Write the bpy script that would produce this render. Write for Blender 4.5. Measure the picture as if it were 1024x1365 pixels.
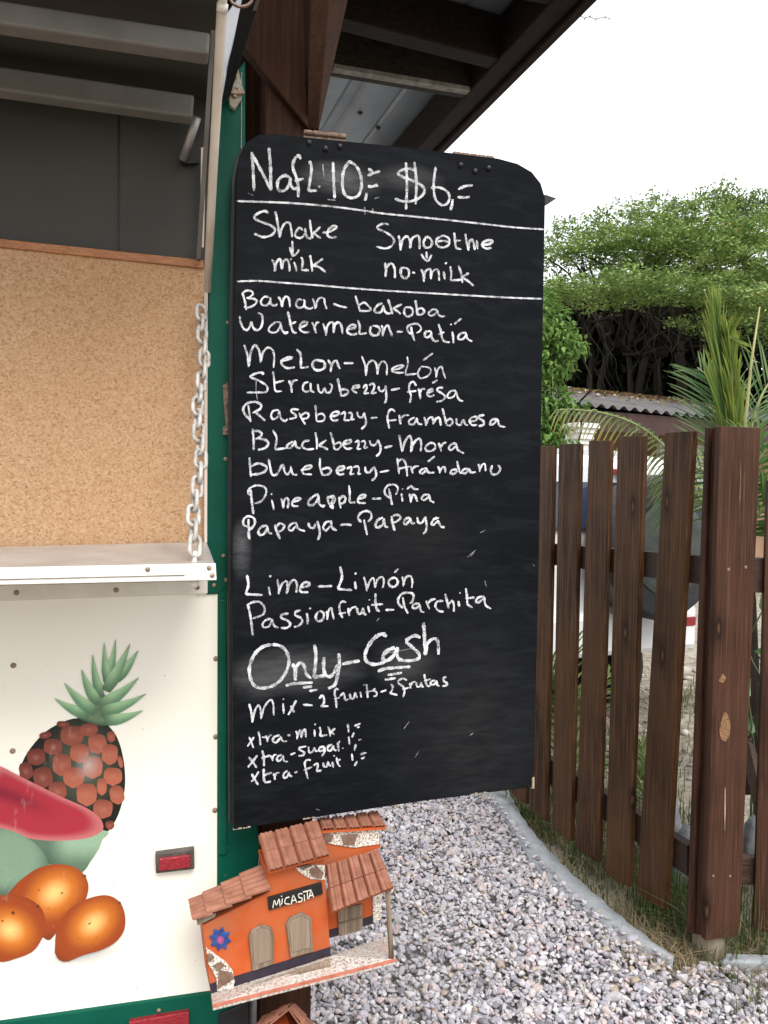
import bpy, bmesh, math, random
import numpy as np
from mathutils import Vector, Matrix

for _o in list(bpy.data.objects):
    bpy.data.objects.remove(_o)
SC = bpy.context.scene
COL = SC.collection
R = math.radians

# ------------------------------------------------------------------ camera
FPX = 1070.0                      # focal length in photo pixels (photo 1024 x 1365)
CAM = Vector((0.0, 0.0, 1.45))
PITCH, ROLL = R(-1.7), R(0.7)
_f = Vector((0, math.cos(PITCH), math.sin(PITCH)))
_r0 = Vector((1, 0, 0)); _u0 = _r0.cross(_f)
_r = _r0 * math.cos(ROLL) + _u0 * math.sin(ROLL)
_u = _r.cross(_f)
cam_data = bpy.data.cameras.new('camera')
cam = bpy.data.objects.new('camera', cam_data); COL.objects.link(cam)
m = Matrix((_r, _u, -_f)).transposed().to_4x4(); m.translation = CAM
cam.matrix_world = m
cam_data.sensor_fit = 'VERTICAL'; cam_data.sensor_height = 36.0
cam_data.lens = 36.0 * FPX / 1365.0
cam_data.clip_start = 0.02; cam_data.clip_end = 3000
SC.camera = cam
SC.render.resolution_x, SC.render.resolution_y = 768, 1024

# ------------------------------------------------------------------ light
SUN_EL, SUN_AZ = R(52), R(158)    # azimuth clockwise from +Y
w = bpy.data.worlds.new("World"); SC.world = w; w.use_nodes = True
nt = w.node_tree; nt.nodes.clear()
sky = nt.nodes.new('ShaderNodeTexSky'); sky.sky_type = 'NISHITA'; sky.sun_disc = False
sky.sun_elevation = SUN_EL; sky.sun_rotation = SUN_AZ
sky.air_density = 1.0; sky.dust_density = 3.0
mixc = nt.nodes.new('ShaderNodeMix'); mixc.data_type = 'RGBA'
mixc.inputs[0].default_value = 0.80                    # bright thin cloud over the blue
mixc.inputs[7].default_value = (9.4, 9.5, 9.7, 1)
bg = nt.nodes.new('ShaderNodeBackground'); bg.inputs[1].default_value = 0.11
wo = nt.nodes.new('ShaderNodeOutputWorld')
nt.links.new(sky.outputs[0], mixc.inputs[6]); nt.links.new(mixc.outputs[2], bg.inputs[0])
nt.links.new(bg.outputs[0], wo.inputs[0])
sd = bpy.data.lights.new('sun', 'SUN'); sd.energy = 1.75; sd.angle = R(32); sd.color = (1.0, 0.975, 0.94)
so = bpy.data.objects.new('sun', sd); COL.objects.link(so)
_sd = Vector((math.sin(SUN_AZ) * math.cos(SUN_EL), math.cos(SUN_AZ) * math.cos(SUN_EL), math.sin(SUN_EL)))
so.rotation_euler = _sd.to_track_quat('Z', 'Y').to_euler(); so.location = (0, 0, 20)
SC.view_settings.view_transform = 'Standard'; SC.view_settings.look = 'None'
SC.view_settings.gamma = 1.0; SC.view_settings.exposure = 0.88

# ------------------------------------------------------------------ geometry helpers
def ray(px, py):
    return _f + _r * ((px - 512.0) / FPX) - _u * ((py - 682.5) / FPX)

def hit(px, py, p0, n):
    d = ray(px, py)
    return CAM + d * ((p0 - CAM).dot(n) / d.dot(n))

def at(px, py, D):                      # point on the view line at forward depth D
    d = ray(px, py)
    return CAM + d * (D / d.y)

def gnd(px, py, z=0.0):
    return hit(px, py, Vector((0, 0, z)), Vector((0, 0, 1)))

# board / trailer frame: U along the board to the right, N into the picture
YAW = R(14.8)
U = Vector((math.cos(YAW), math.sin(YAW), 0)); NV = Vector((-math.sin(YAW), math.cos(YAW), 0)); Z = Vector((0, 0, 1))
O0 = Vector((-0.262, 1.41, 0))
def T(px, py, w_=0.0):                  # onto the plane w_ metres behind the board's face
    return hit(px, py, O0 + NV * w_, NV)
def L(u_, w_, z_):
    return O0 + U * u_ + NV * w_ + Z * z_
def Lc(p):                              # world -> (u, w, z)
    q = p - O0
    return q.dot(U), q.dot(NV), q.z

def root_loc(o):
    v = Vector((0, 0, 0))
    while o is not None:
        v += o.location; o = o.parent
    return v

def thing(name, label, cat, loc=(0, 0, 0), group=None):
    o = bpy.data.objects.new(name, None); COL.objects.link(o)
    o.location = loc; o.empty_display_size = 0.1
    o['label'] = label; o['category'] = cat
    if group: o['group'] = group
    return o

def tag(o, label, cat, group=None):
    o['label'] = label; o['category'] = cat
    if group: o['group'] = group
    return o

def link(name, me, mat, parent=None, origin=None, smooth=False, bevel=0):
    off = root_loc(parent) if parent is not None else (Vector(origin) if origin is not None else Vector((0, 0, 0)))
    me.transform(Matrix.Translation(-off))
    o = bpy.data.objects.new(name, me); COL.objects.link(o)
    if parent is not None: o.parent = parent
    else: o.location = off
    if mat is not None: me.materials.append(mat)
    if smooth:
        me.polygons.foreach_set('use_smooth', [True] * len(me.polygons))
    if bevel:
        b = o.modifiers.new('bevel', 'BEVEL'); b.width = bevel; b.segments = 2; b.limit_method = 'ANGLE'; b.angle_limit = R(40)
    return o

class MB:
    """collects solids and links them as one mesh object"""
    def __init__(self): self.v = []; self.f = []
    def add(self, vs, fs):
        k = len(self.v); self.v += [tuple(p) for p in vs]; self.f += [tuple(i + k for i in q) for q in fs]
        return self
    def prism(self, poly, d):           # polygon of points, extruded by vector d
        n = len(poly); d = Vector(d); p = [Vector(q) for q in poly]
        fs = [tuple(range(n)), tuple(range(2 * n - 1, n - 1, -1))] + [(i, n + i, n + (i + 1) % n, (i + 1) % n) for i in range(n)]
        return self.add(p + [q + d for q in p], fs)
    def hexa(self, a, b):               # two quads a (4 pts), b (4 pts) joined
        return self.add(list(a) + list(b), [(0, 1, 2, 3), (7, 6, 5, 4)] + [(i, 4 + i, 4 + (i + 1) % 4, (i + 1) % 4) for i in range(4)])
    def box(self, c, x, y, z):          # centre and half-axis vectors
        c, x, y, z = map(Vector, (c, x, y, z))
        q = lambda s: [c - x - y + s * z, c + x - y + s * z, c + x + y + s * z, c - x + y + s * z]
        return self.hexa(q(-1), q(1))
    def bar(self, p, q, a, b):          # box beam p->q, half width a (vector) and b (vector)
        p, q, a, b = map(Vector, (p, q, a, b))
        e = lambda c: [c - a - b, c + a - b, c + a + b, c - a + b]
        return self.hexa(e(p), e(q))
    def tube(self, pts, r, n=8, closed=False, caps=True):
        pts = [Vector(p) for p in pts]; m_ = len(pts)
        rs = r if isinstance(r, (list, tuple)) else [r] * m_
        t0 = (pts[1] - pts[0]).normalized()
        ref = Vector((0, 0, 1)) if abs(t0.z) < 0.9 else Vector((1, 0, 0))
        a = t0.cross(ref).normalized(); vs = []
        for i, p in enumerate(pts):
            t = (pts[(i + 1) % m_] - pts[i - 1]) if closed else (pts[min(i + 1, m_ - 1)] - pts[max(i - 1, 0)])
            t.normalize(); a = (a - t * a.dot(t)).normalized(); b = t.cross(a)
            for k in range(n):
                g = 2 * math.pi * k / n
                vs.append(p + (a * math.cos(g) + b * math.sin(g)) * rs[i])
        fs = []
        for i in range(m_ if closed else m_ - 1):
            j = (i + 1) % m_
            for k in range(n):
                k2 = (k + 1) % n
                fs.append((i * n + k, i * n + k2, j * n + k2, j * n + k))
        if not closed and caps:
            fs.append(tuple(range(n - 1, -1, -1))); fs.append(tuple(range((m_ - 1) * n, m_ * n)))
        return self.add(vs, fs)
    def lathe(self, p, axis, prof, n=24):   # prof: list of (radius, height along axis)
        axis = Vector(axis).normalized(); p = Vector(p)
        ref = Vector((0, 0, 1)) if abs(axis.z) < 0.9 else Vector((1, 0, 0))
        a = axis.cross(ref).normalized(); b = axis.cross(a); vs = []
        for r_, h in prof:
            for k in range(n):
                g = 2 * math.pi * k / n
                vs.append(p + axis * h + (a * math.cos(g) + b * math.sin(g)) * r_)
        fs = []
        for i in range(len(prof) - 1):
            for k in range(n):
                k2 = (k + 1) % n
                fs.append((i * n + k, i * n + k2, (i + 1) * n + k2, (i + 1) * n + k))
        fs.append(tuple(range(n - 1, -1, -1))); fs.append(tuple(range((len(prof) - 1) * n, len(prof) * n)))
        return self.add(vs, fs)
    def mesh(self, name):
        me = bpy.data.meshes.new(name); me.from_pydata(self.v, [], self.f)
        bm = bmesh.new(); bm.from_mesh(me); bmesh.ops.recalc_face_normals(bm, faces=bm.faces); bm.to_mesh(me); bm.free()
        return me
    def build(self, name, mat, parent=None, origin=None, smooth=False, bevel=0):
        return link(name, self.mesh(name), mat, parent, origin, smooth, bevel)

def np_mesh(name, V, F, col=None):
    """V (n,3), F (m,k) arrays -> mesh; col (n,4) point colours"""
    me = bpy.data.meshes.new(name); V = np.asarray(V, np.float32); F = np.asarray(F, np.int32)
    k = F.shape[1]
    me.vertices.add(len(V)); me.vertices.foreach_set('co', V.ravel())
    me.loops.add(F.size); me.loops.foreach_set('vertex_index', F.ravel())
    me.polygons.add(len(F)); me.polygons.foreach_set('loop_start', np.arange(0, F.size, k, dtype=np.int32))
    me.update(calc_edges=True)
    if col is not None:
        at_ = me.color_attributes.new('Col', 'FLOAT_COLOR', 'POINT'); at_.data.foreach_set('color', np.asarray(col, np.float32).ravel())
    return me

# ------------------------------------------------------------------ material helpers
class NT:
    def __init__(self, name):
        self.m = bpy.data.materials.new(name); self.m.use_nodes = True
        self.t = self.m.node_tree; self.t.nodes.clear()
        self.out = self.n('ShaderNodeOutputMaterial'); self.b = self.n('ShaderNodeBsdfPrincipled')
        self.l(self.b.outputs[0], self.out.inputs[0])
    def n(self, t, **k):
        x = self.t.nodes.new(t)
        for a, b in k.items(): setattr(x, a, b)
        return x
    def l(self, a, b): self.t.links.new(a, b)
    def coord(self, scale=(1, 1, 1), rot=(0, 0, 0), rnd=0.0, kind='Object'):
        c = self.n('ShaderNodeTexCoord'); mp = self.n('ShaderNodeMapping')
        mp.inputs['Scale'].default_value = scale; mp.inputs['Rotation'].default_value = rot
        self.l(c.outputs[kind], mp.inputs[0])
        if rnd:
            oi = self.n('ShaderNodeObjectInfo'); mu = self.n('ShaderNodeMath', operation='MULTIPLY'); mu.inputs[1].default_value = rnd
            self.l(oi.outputs['Random'], mu.inputs[0]); cb = self.n('ShaderNodeCombineXYZ')
            for i in range(3): self.l(mu.outputs[0], cb.inputs[i])
            self.l(cb.outputs[0], mp.inputs['Location'])
        return mp.outputs[0]
    def noise(self, co, scale=5, detail=6, rough=0.6, dist=0.0):
        x = self.n('ShaderNodeTexNoise'); x.inputs['Scale'].default_value = scale; x.inputs['Detail'].default_value = detail
        x.inputs['Roughness'].default_value = rough; x.inputs['Distortion'].default_value = dist
        self.l(co, x.inputs['Vector']); return x.outputs['Fac']
    def voro(self, co, scale=5, out='Distance', feature='F1'):
        x = self.n('ShaderNodeTexVoronoi'); x.feature = feature; x.inputs['Scale'].default_value = scale
        self.l(co, x.inputs['Vector']); return x.outputs[out]
    def ramp(self, fac, stops, interp='LINEAR'):
        x = self.n('ShaderNodeValToRGB'); cr = x.color_ramp; cr.interpolation = interp
        while len(cr.elements) < len(stops): cr.elements.new(0.5)
        for e, (p, c) in zip(cr.elements, stops):
            e.position = p; e.color = tuple(c) + (1,) if len(c) == 3 else c
        self.l(fac, x.inputs[0]); return x.outputs[0]
    def mix(self, fac, a, b, mode='MIX'):
        x = self.n('ShaderNodeMix'); x.data_type = 'RGBA'; x.blend_type = mode
        for i, v in ((0, fac), (6, a), (7, b)):
            if isinstance(v, (int, float)): x.inputs[i].default_value = v
            elif isinstance(v, tuple): x.inputs[i].default_value = v + (1,) if len(v) == 3 else v
            else: self.l(v, x.inputs[i])
        return x.outputs[2]
    def bump(self, h, strength=0.3, dist=0.01):
        x = self.n('ShaderNodeBump'); x.inputs['Strength'].default_value = strength; x.inputs['Distance'].default_value = dist
        self.l(h, x.inputs['Height']); self.l(x.outputs[0], self.b.inputs['Normal'])
    def base(self, c):
        if isinstance(c, tuple): self.b.inputs['Base Color'].default_value = c + (1,)
        else: self.l(c, self.b.inputs['Base Color'])
    def set(self, rough=0.6, spec=0.4, metal=0.0):
        self.b.inputs['Roughness'].default_value = rough; self.b.inputs['Specular IOR Level'].default_value = spec
        self.b.inputs['Metallic'].default_value = metal

def g3(v): return (v, v, v)

def noisy(name, c1, c2, scale=20, rough=0.6, spec=0.4, bump=0.0, metal=0.0, stretch=(1, 1, 1), rot=(0, 0, 0), rnd=7.0, lo=0.3, hi=0.7, bdist=0.004, detail=6):
    k = NT(name); co = k.coord(stretch, rot, rnd); f = k.noise(co, scale, detail)
    k.base(k.ramp(f, [(lo, c1), (hi, c2)])); k.set(rough, spec, metal)
    if bump: k.bump(f, bump, bdist)
    return k.m

def wood(name, dark, mid, light, axis='Z', rot=(0, 0, 0), rough=0.6, spec=0.12, knots=True, wear=0.0, kax=None):
    k = NT(name)
    st = {'Z': (52, 52, 1.1), 'X': (1.1, 52, 52), 'Y': (52, 1.1, 52)}[axis]
    co = k.coord(st, rot, 9.0)
    g = k.noise(co, 2.4, 8, 0.66, 0.9)
    fine = k.noise(k.coord(tuple(v * 4 for v in st), rot, 9.0), 2.2, 4, 0.6)
    c = k.ramp(g, [(0.34, dark), (0.49, mid), (0.63, light)])
    c = k.mix(k.ramp(fine, [(0.48, g3(0)), (0.72, g3(0.9))]), c, tuple(0.6 * v for v in dark))
    big = k.noise(k.coord((1, 1, 1), rot, 5.0), 2.3, 3)
    c = k.mix(k.ramp(big, [(0.35, g3(0.0)), (0.7, g3(0.55))]), c, tuple(1.0 * v for v in light))
    if knots:
        kc = k.coord((8, 8, 2.6), rot, 17.0)
        sp = k.n('ShaderNodeSeparateXYZ'); k.l(kc, sp.inputs[0]); cb = k.n('ShaderNodeCombineXYZ')
        k.l(sp.outputs[kax or 'Y'], cb.inputs[0]); k.l(sp.outputs['Z'], cb.inputs[1])
        vo = k.n('ShaderNodeTexVoronoi'); vo.voronoi_dimensions = '2D'; vo.inputs['Scale'].default_value = 0.8; vo.inputs['Randomness'].default_value = 0.8
        k.l(cb.outputs[0], vo.inputs['Vector']); sc_ = k.n('ShaderNodeSeparateColor'); k.l(vo.outputs['Color'], sc_.inputs[0])
        nz = k.noise(k.coord((60, 60, 20), rot, 1.0), 1.0, 3); ad = k.n('ShaderNodeMath', operation='MULTIPLY_ADD'); k.l(nz, ad.inputs[0]); ad.inputs[1].default_value = 0.06; k.l(vo.outputs['Distance'], ad.inputs[2])
        fm = k.mix(1.0, k.ramp(ad.outputs[0], [(0.0, g3(.9)), (0.07, g3(.9)), (0.12, g3(0.4)), (0.22, g3(0))]), k.ramp(sc_.outputs[0], [(0.50, g3(0)), (0.54, g3(1))]), 'MULTIPLY')
        kcol = k.ramp(ad.outputs[0], [(0.03, tuple(1.2 * q for q in light)), (0.075, tuple(0.35 * q for q in dark)), (0.16, tuple(0.6 * q for q in dark))])
        c = k.mix(fm, c, kcol)
    if wear:
        wn = k.noise(k.coord(tuple(v * 0.6 for v in st), rot, 3.0), 3.0, 5, 0.7)
        c = k.mix(k.ramp(wn, [(0.70, g3(0)), (0.78, g3(wear))]), c, (0.32, 0.21, 0.13))
    k.base(c); k.set(rough, spec)
    k.bump(g, 0.5, 0.002)
    return k.m

def attr_mat(name, rough=0.6, spec=0.3, trans=0.0, alpha=False, bumpscale=0):
    k = NT(name); a = k.n('ShaderNodeAttribute'); a.attribute_name = 'Col'
    k.l(a.outputs['Color'], k.b.inputs['Base Color']); k.set(rough, spec)
    if alpha: k.l(a.outputs['Alpha'], k.b.inputs['Alpha'])
    if bumpscale:
        k.bump(k.noise(k.coord(), bumpscale, 4), 0.4, 0.002)
    if trans:
        tr = k.n('ShaderNodeBsdfTranslucent'); k.l(a.outputs['Color'], tr.inputs[0])
        mx = k.n('ShaderNodeMixShader'); mx.inputs[0].default_value = trans
        k.l(k.b.outputs[0], mx.inputs[1]); k.l(tr.outputs[0], mx.inputs[2]); k.l(mx.outputs[0], k.out.inputs[0])
    return k.m

def catmull(pts, step=1.0):
    p = np.array(pts, float)
    if len(p) == 2:
        n = max(2, int(np.linalg.norm(p[1] - p[0]) / step) + 1)
        t = np.linspace(0, 1, n)[:, None]; return p[0] * (1 - t) + p[1] * t
    q = np.vstack([2 * p[0] - p[1], p, 2 * p[-1] - p[-2]]); out = []
    for i in range(1, len(q) - 2):
        n = max(2, int(np.linalg.norm(q[i + 1] - q[i]) / step) + 1)
        t = np.linspace(0, 1, n, endpoint=False)[:, None]
        a, b, c, d = q[i - 1], q[i], q[i + 1], q[i + 2]
        out.append(0.5 * (2 * b + (c - a) * t + (2 * a - 5 * b + 4 * c - d) * t ** 2 + (3 * b - a - 3 * c + d) * t ** 3))
    out.append(p[-1:]); return np.vstack(out)

# ================================================================== SETTING: ground
def ground_mat():
    k = NT('dry_earth'); co = k.coord()
    a = k.noise(co, 0.9, 8, 0.65); b = k.noise(co, 14, 6, 0.7); v = k.voro(co, 42)
    c = k.ramp(a, [(0.3, (0.22, 0.17, 0.125)), (0.52, (0.38, 0.33, 0.275)), (0.72, (0.52, 0.48, 0.43))])
    c = k.mix(k.ramp(b, [(0.35, g3(0.75)), (0.65, g3(0))]), c, (0.11, 0.10, 0.05))
    c = k.mix(k.ramp(v, [(0.1, g3(0.5)), (0.45, g3(0))]), c, (0.5, 0.46, 0.42))
    k.base(c); k.set(0.95, 0.1); k.bump(b, 0.8, 0.03); return k.m

def bed_mat():
    k = NT('gravel_bed'); co = k.coord(); v = k.voro(co, 38, 'Color'); d = k.voro(co, 38)
    sx = k.n('ShaderNodeSeparateColor'); k.l(v, sx.inputs[0])
    c = k.ramp(sx.outputs[0], [(0, (0.24, 0.22, 0.22)), (0.5, (0.42, 0.40, 0.40)), (1, (0.56, 0.54, 0.54))])
    c = k.mix(k.ramp(d, [(0.25, g3(0)), (0.6, g3(0.9))]), c, (0.05, 0.045, 0.04))
    k.base(c); k.set(0.9, 0.15); k.bump(d, 1.0, 0.02); return k.m

# fence line (top view): post corner C, running away to the left along FD
C0 = Vector((0.985, 2.40, 0)); FD = Vector((-0.332, 0.943, 0)).normalized(); FN = Vector((0.943, 0.332, 0)).normalized()

def terrain(x, y):
    """yard beyond the fence rises a little, low weedy strip beside the kerb"""
    s = (Vector((x, y, 0)) - C0).dot(FN)
    t = min(max((s - 0.15) / 2.2, 0), 1)
    return -0.03 + 0.30 * t * t * (3 - 2 * t) if s > 0 else -0.03

xs = np.concatenate([np.linspace(-400, -6, 12), np.linspace(-4, 9, 60), np.linspace(11, 400, 14)])
ys = np.concatenate([np.linspace(-300, -3, 8), np.linspace(-1, 14, 60), np.linspace(17, 900, 16)])
V = [(x, y, terrain(x, y)) for y in ys for x in xs]; nx = len(xs)
F = [(j * nx + i, j * nx + i + 1, (j + 1) * nx + i + 1, (j + 1) * nx + i) for j in range(len(ys) - 1) for i in range(nx - 1)]
mb = MB(); mb.v = V; mb.f = F
o = mb.build('ground', ground_mat(), smooth=True); o['kind'] = 'structure'

KL = [(560, 1005), (610, 1030), (648, 1062), (680, 1098), (715, 1152), (768, 1203), (828, 1248), (897, 1286)]
KR = [(640, 1010), (668, 1035), (686, 1066), (706, 1098), (745, 1142), (800, 1192), (850, 1233), (899, 1268)]
kl = [gnd(*p, 0.02) for p in KL]; kr = [gnd(*p, 0.045) for p in KR]
bed_poly = [Vector((-2.2, 0.2, 0)), Vector((3.5, 0.2, 0)), Vector((3.5, 2.55, 0)), gnd(1100, 1287), gnd(965, 1284)] + \
           [Vector((p.x, p.y, 0)) for p in reversed(kl)] + [Vector((-0.3, 4.6, 0)), Vector((-2.2, 4.6, 0))]
mb = MB(); mb.v = [tuple(p + Vector((0, 0, -0.004))) for p in bed_poly]; mb.f = [tuple(range(len(bed_poly)))]
o = mb.build('gravel_bed', bed_mat()); o['kind'] = 'structure'

# concrete edging: one continuous kerb strip plus the straight piece beyond the post
kc_l = catmull([tuple(p) for p in kl], 0.03); kc_r = catmull([tuple(p) for p in kr], 0.03)
n_ = 60
def resamp(a, n):
    s = np.concatenate([[0], np.cumsum(np.linalg.norm(np.diff(a, axis=0), axis=1))]); t = np.linspace(0, s[-1], n)
    return np.stack([np.interp(t, s, a[:, i]) for i in range(3)], 1)
kc_l, kc_r = resamp(kc_l, n_), resamp(kc_r, n_)
rg = np.random.default_rng(5)
mb = MB()
vs = []; fs = []
for i in range(n_):
    wob = 0.004 * math.sin(i * 1.7) + rg.normal(0, 0.0018)
    a, b = Vector(kc_l[i]), Vector(kc_r[i]); mid = (a + b) / 2
    vs += [(a.x, a.y, -0.05), (a.x + wob, a.y, 0.022 + wob * .4), (mid.x, mid.y, 0.030 + wob * 0.3), (b.x - wob, b.y, 0.030), (b.x, b.y, -0.05)]
for i in range(n_ - 1):
    for k_ in range(4): fs.append((i * 5 + k_, i * 5 + k_ + 1, i * 5 + k_ + 6, i * 5 + k_ + 5))
mb.add(vs, fs)
concrete = noisy('edging_concrete', (0.22, 0.235, 0.25), (0.37, 0.39, 0.405), 14, 0.9, 0.15, 0.6, bdist=0.004, detail=10)
o = mb.build('kerb', concrete, smooth=True); o['kind'] = 'structure'
p = [gnd(968, 1272, 0.03), gnd(1110, 1277, 0.03), gnd(1110, 1287, 0.03), gnd(962, 1283, 0.03)]
o = MB().prism([q - Vector((0, 0, 0.08)) for q in p], (0, 0, 0.085)).build('kerb', concrete, bevel=0.006); o['kind'] = 'structure'

# pebbles: rounded stones in two loose layers
def ico(sub):
    bm = bmesh.new(); bmesh.ops.create_icosphere(bm, subdivisions=sub, radius=1)
    v = np.array([x.co[:] for x in bm.verts]); f = np.array([[q.index for q in p_.verts] for p_ in bm.faces]); bm.free(); return v, f
def in_poly(x, y, poly):
    c = np.zeros(len(x), bool); j = len(poly) - 1
    for i in range(len(poly)):
        xi, yi, xj, yj = poly[i][0], poly[i][1], poly[j][0], poly[j][1]
        k_ = ((yi > y) != (yj > y)) & (x < (xj - xi) * (y - yi) / (yj - yi + 1e-12) + xi); c ^= k_; j = i
    return c
rng = np.random.default_rng(11)
iv, if_ = ico(2)
protos = []
for k_ in range(14):
    q = iv.copy()
    for _ in range(9):
        d = rng.normal(size=3); d /= np.linalg.norm(d); h = rng.uniform(0.35, 0.72)
        s = q @ d; q -= np.outer(np.maximum(s - h, 0) * 0.97, d)
    q += 0.05 * rng.normal(size=3) * np.sin(q @ rng.normal(size=3) * 2)[:, None]
    protos.append(q)
N1 = 30000
gx = rng.uniform(-0.75, 1.9, N1 * 2); gy = rng.uniform(1.75, 4.2, N1 * 2)
poly2 = [(p.x, p.y) for p in bed_poly]
ok = in_poly(gx, gy, poly2) & (gx > -0.55 + (gy - 2.2) * -0.15)
kt = in_poly(gx, gy, [(p.x, p.y) for p in kl] + [(a.x * .75 + b.x * .25, a.y * .75 + b.y * .25) for a, b in zip(reversed(kl), reversed(kr))]) & (rng.uniform(0, 1, len(gx)) < .55)
ok |= kt
kt = kt[ok][:N1]
gx, gy = gx[ok][:N1], gy[ok][:N1]; n_ = len(gx)
sz = 0.0112 * np.exp(rng.normal(0, 0.26, n_)); gz = rng.uniform(-0.007, 0.014, n_)
lift = 0.012 * (np.sin(gx * 5 + 1) * np.sin(gy * 4.3)); gz += lift * ~kt; gz[kt] = rng.uniform(.026, .032, kt.sum())
PV = np.empty((n_, len(iv), 3), np.float32); PC = np.empty((n_, len(iv), 4), np.float32)
pal = np.array([[0.52, 0.485, 0.48], [0.60, 0.57, 0.565], [0.45, 0.435, 0.46], [0.38, 0.37, 0.40], [0.57, 0.48, 0.44], [0.64, 0.625, 0.62], [0.20, 0.195, 0.215], [0.55, 0.43, 0.41], [0.48, 0.39, 0.28]])
pw = np.array([.17, .17, .18, .15, .09, .09, .07, .05, .03]); ci = rng.choice(9, n_, p=pw / pw.sum())
cc = np.clip(pal[ci] * np.array([0.99, 1.00, 1.05]) * rng.uniform(0.72, 1.08, (n_, 1)), 0, 0.8)
for i in range(n_):
    q = protos[rng.integers(14)] * (np.array([1.15, 0.9, 0.62]) * rng.uniform(0.8, 1.15, 3)) * sz[i]
    ax = rng.normal(size=3) * np.array([0.55, 0.55, 0]); a_ = rng.uniform(0, 6.283)
    ca, sa = math.cos(a_), math.sin(a_); q = q @ np.array([[ca, sa, 0], [-sa, ca, 0], [0, 0, 1]])
    cx, sx_ = math.cos(ax[0]), math.sin(ax[0]); cy, sy_ = math.cos(ax[1]), math.sin(ax[1])
    q = q @ np.array([[1, 0, 0], [0, cx, sx_], [0, -sx_, cx]]) @ np.array([[cy, 0, -sy_], [0, 1, 0], [sy_, 0, cy]])
    PV[i] = q + (gx[i], gy[i], gz[i])
PC[:, :, :3] = cc[:, None, :]; PC[:, :, 3] = 1
PF = (if_[None] + (np.arange(n_) * len(iv))[:, None, None]).reshape(-1, 3)
kp = NT('pebble_stone'); a = kp.n('ShaderNodeAttribute'); a.attribute_name = 'Col'
nn = kp.noise(kp.coord(), 160, 5, 0.7)
kp.base(kp.mix(kp.ramp(nn, [(0.4, g3(0)), (0.7, g3(0.45))]), a.outputs['Color'], (0.30, 0.26, 0.24))); kp.set(0.75, 0.25); kp.bump(nn, 0.3, 0.002)
o = link('gravel', np_mesh('gravel', PV.reshape(-1, 3), PF, PC.reshape(-1, 4)), kp.m, smooth=False); o['kind'] = 'stuff'
tag(o, 'pale rounded pebbles covering the ground below the chalkboard', 'gravel')

# ================================================================== CHALKBOARD
BL = [(311.5, 1106), (309.5, 780), (312, 400), (315, 232), (319, 208), (328, 190), (344, 180), (362, 178),
      (520, 194), (664, 211), (690, 218), (709, 229), (721, 244), (727, 264), (724, 430), (719, 720), (712, 1049), (560, 1068.5), (430, 1088)]
bpts = [T(*p) for p in BL]
board = thing('chalkboard', 'tall black chalkboard menu with chalk writing hung beside the food trailer', 'chalkboard', tuple(T(512, 1080)))

def board_mat():
    k = NT('blackboard_paint'); co = k.coord()
    a = k.noise(co, 3.2, 6, 0.6); b = k.noise(k.coord((2.2, 2.2, 9), (0, R(12), 0)), 4.5, 7, 0.7, 0.8)
    sp = k.noise(co, 210, 3, 0.6)
    c = k.ramp(a, [(0.3, (0.0036, 0.0042, 0.0055)), (0.7, (0.0064, 0.0073, 0.0094))])
    c = k.mix(k.ramp(b, [(0.48, g3(0)), (0.78, g3(0.5))]), c, (0.020, 0.023, 0.030))
    # rubbed-out chalk: soft patches at fixed places on the board (root-relative metres)
    g = k.n('ShaderNodeTexCoord').outputs['Object']
    bo = root_loc(board)
    for px, py, rx, rz, s in ((455, 238, .085, .034, .13), (545, 238, .075, .03, .07), (400, 893, .14, .05, .085), (345, 905, .06, .045, .07), (540, 885, .07, .05, .06), (630, 980, .2, .3, .020), (560, 720, .16, .10, .015), (322, 732, .02, .06, .10)):
        q = T(px, py) - bo
        mp = k.n('ShaderNodeMapping'); mp.vector_type = 'TEXTURE'
        mp.inputs['Location'].default_value = q; mp.inputs['Scale'].default_value = (rx, rx, rz)
        k.l(g, mp.inputs[0]); ln = k.n('ShaderNodeVectorMath', operation='LENGTH'); k.l(mp.outputs[0], ln.inputs[0])
        f = k.ramp(ln.outputs['Value'], [(0.15, g3(1)), (1.0, g3(0))])
        st = k.noise(k.coord((5, 5, 26), (0, R(-8), 0)), 3.0, 6, 0.7)
        f2 = k.mix(1.0, f, k.ramp(st, [(0.3, g3(0.15)), (0.72, g3(1))]), 'MULTIPLY')
        c = k.mix(f2, c, (s, s * 1.03, s * 1.06))
    c = k.mix(k.ramp(sp, [(0.73, g3(0)), (0.80, g3(0.25))]), c, (0.09, 0.09, 0.09))
    k.base(c); k.set(0.50, 0.05); k.bump(sp, 0.12, 0.0008)
    return k.m
blackm = board_mat()
edge = noisy('board_edge_paint', (0.006, 0.006, 0.007), (0.02, 0.02, 0.021), 40, 0.5)
chip = noisy('bare_plywood_edge', (0.16, 0.11, 0.07), (0.42, 0.34, 0.25), 90, 0.8)
MB().prism(bpts, NV * 0.016).build('front_panel', blackm, board, bevel=0.0012)
back = [p + NV * 0.026 - U * 0.006 - Z * 0.000 for p in bpts]
MB().prism(back, NV * 0.016).build('back_panel', edge, board, bevel=0.001)
rnd = random.Random(4)
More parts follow.
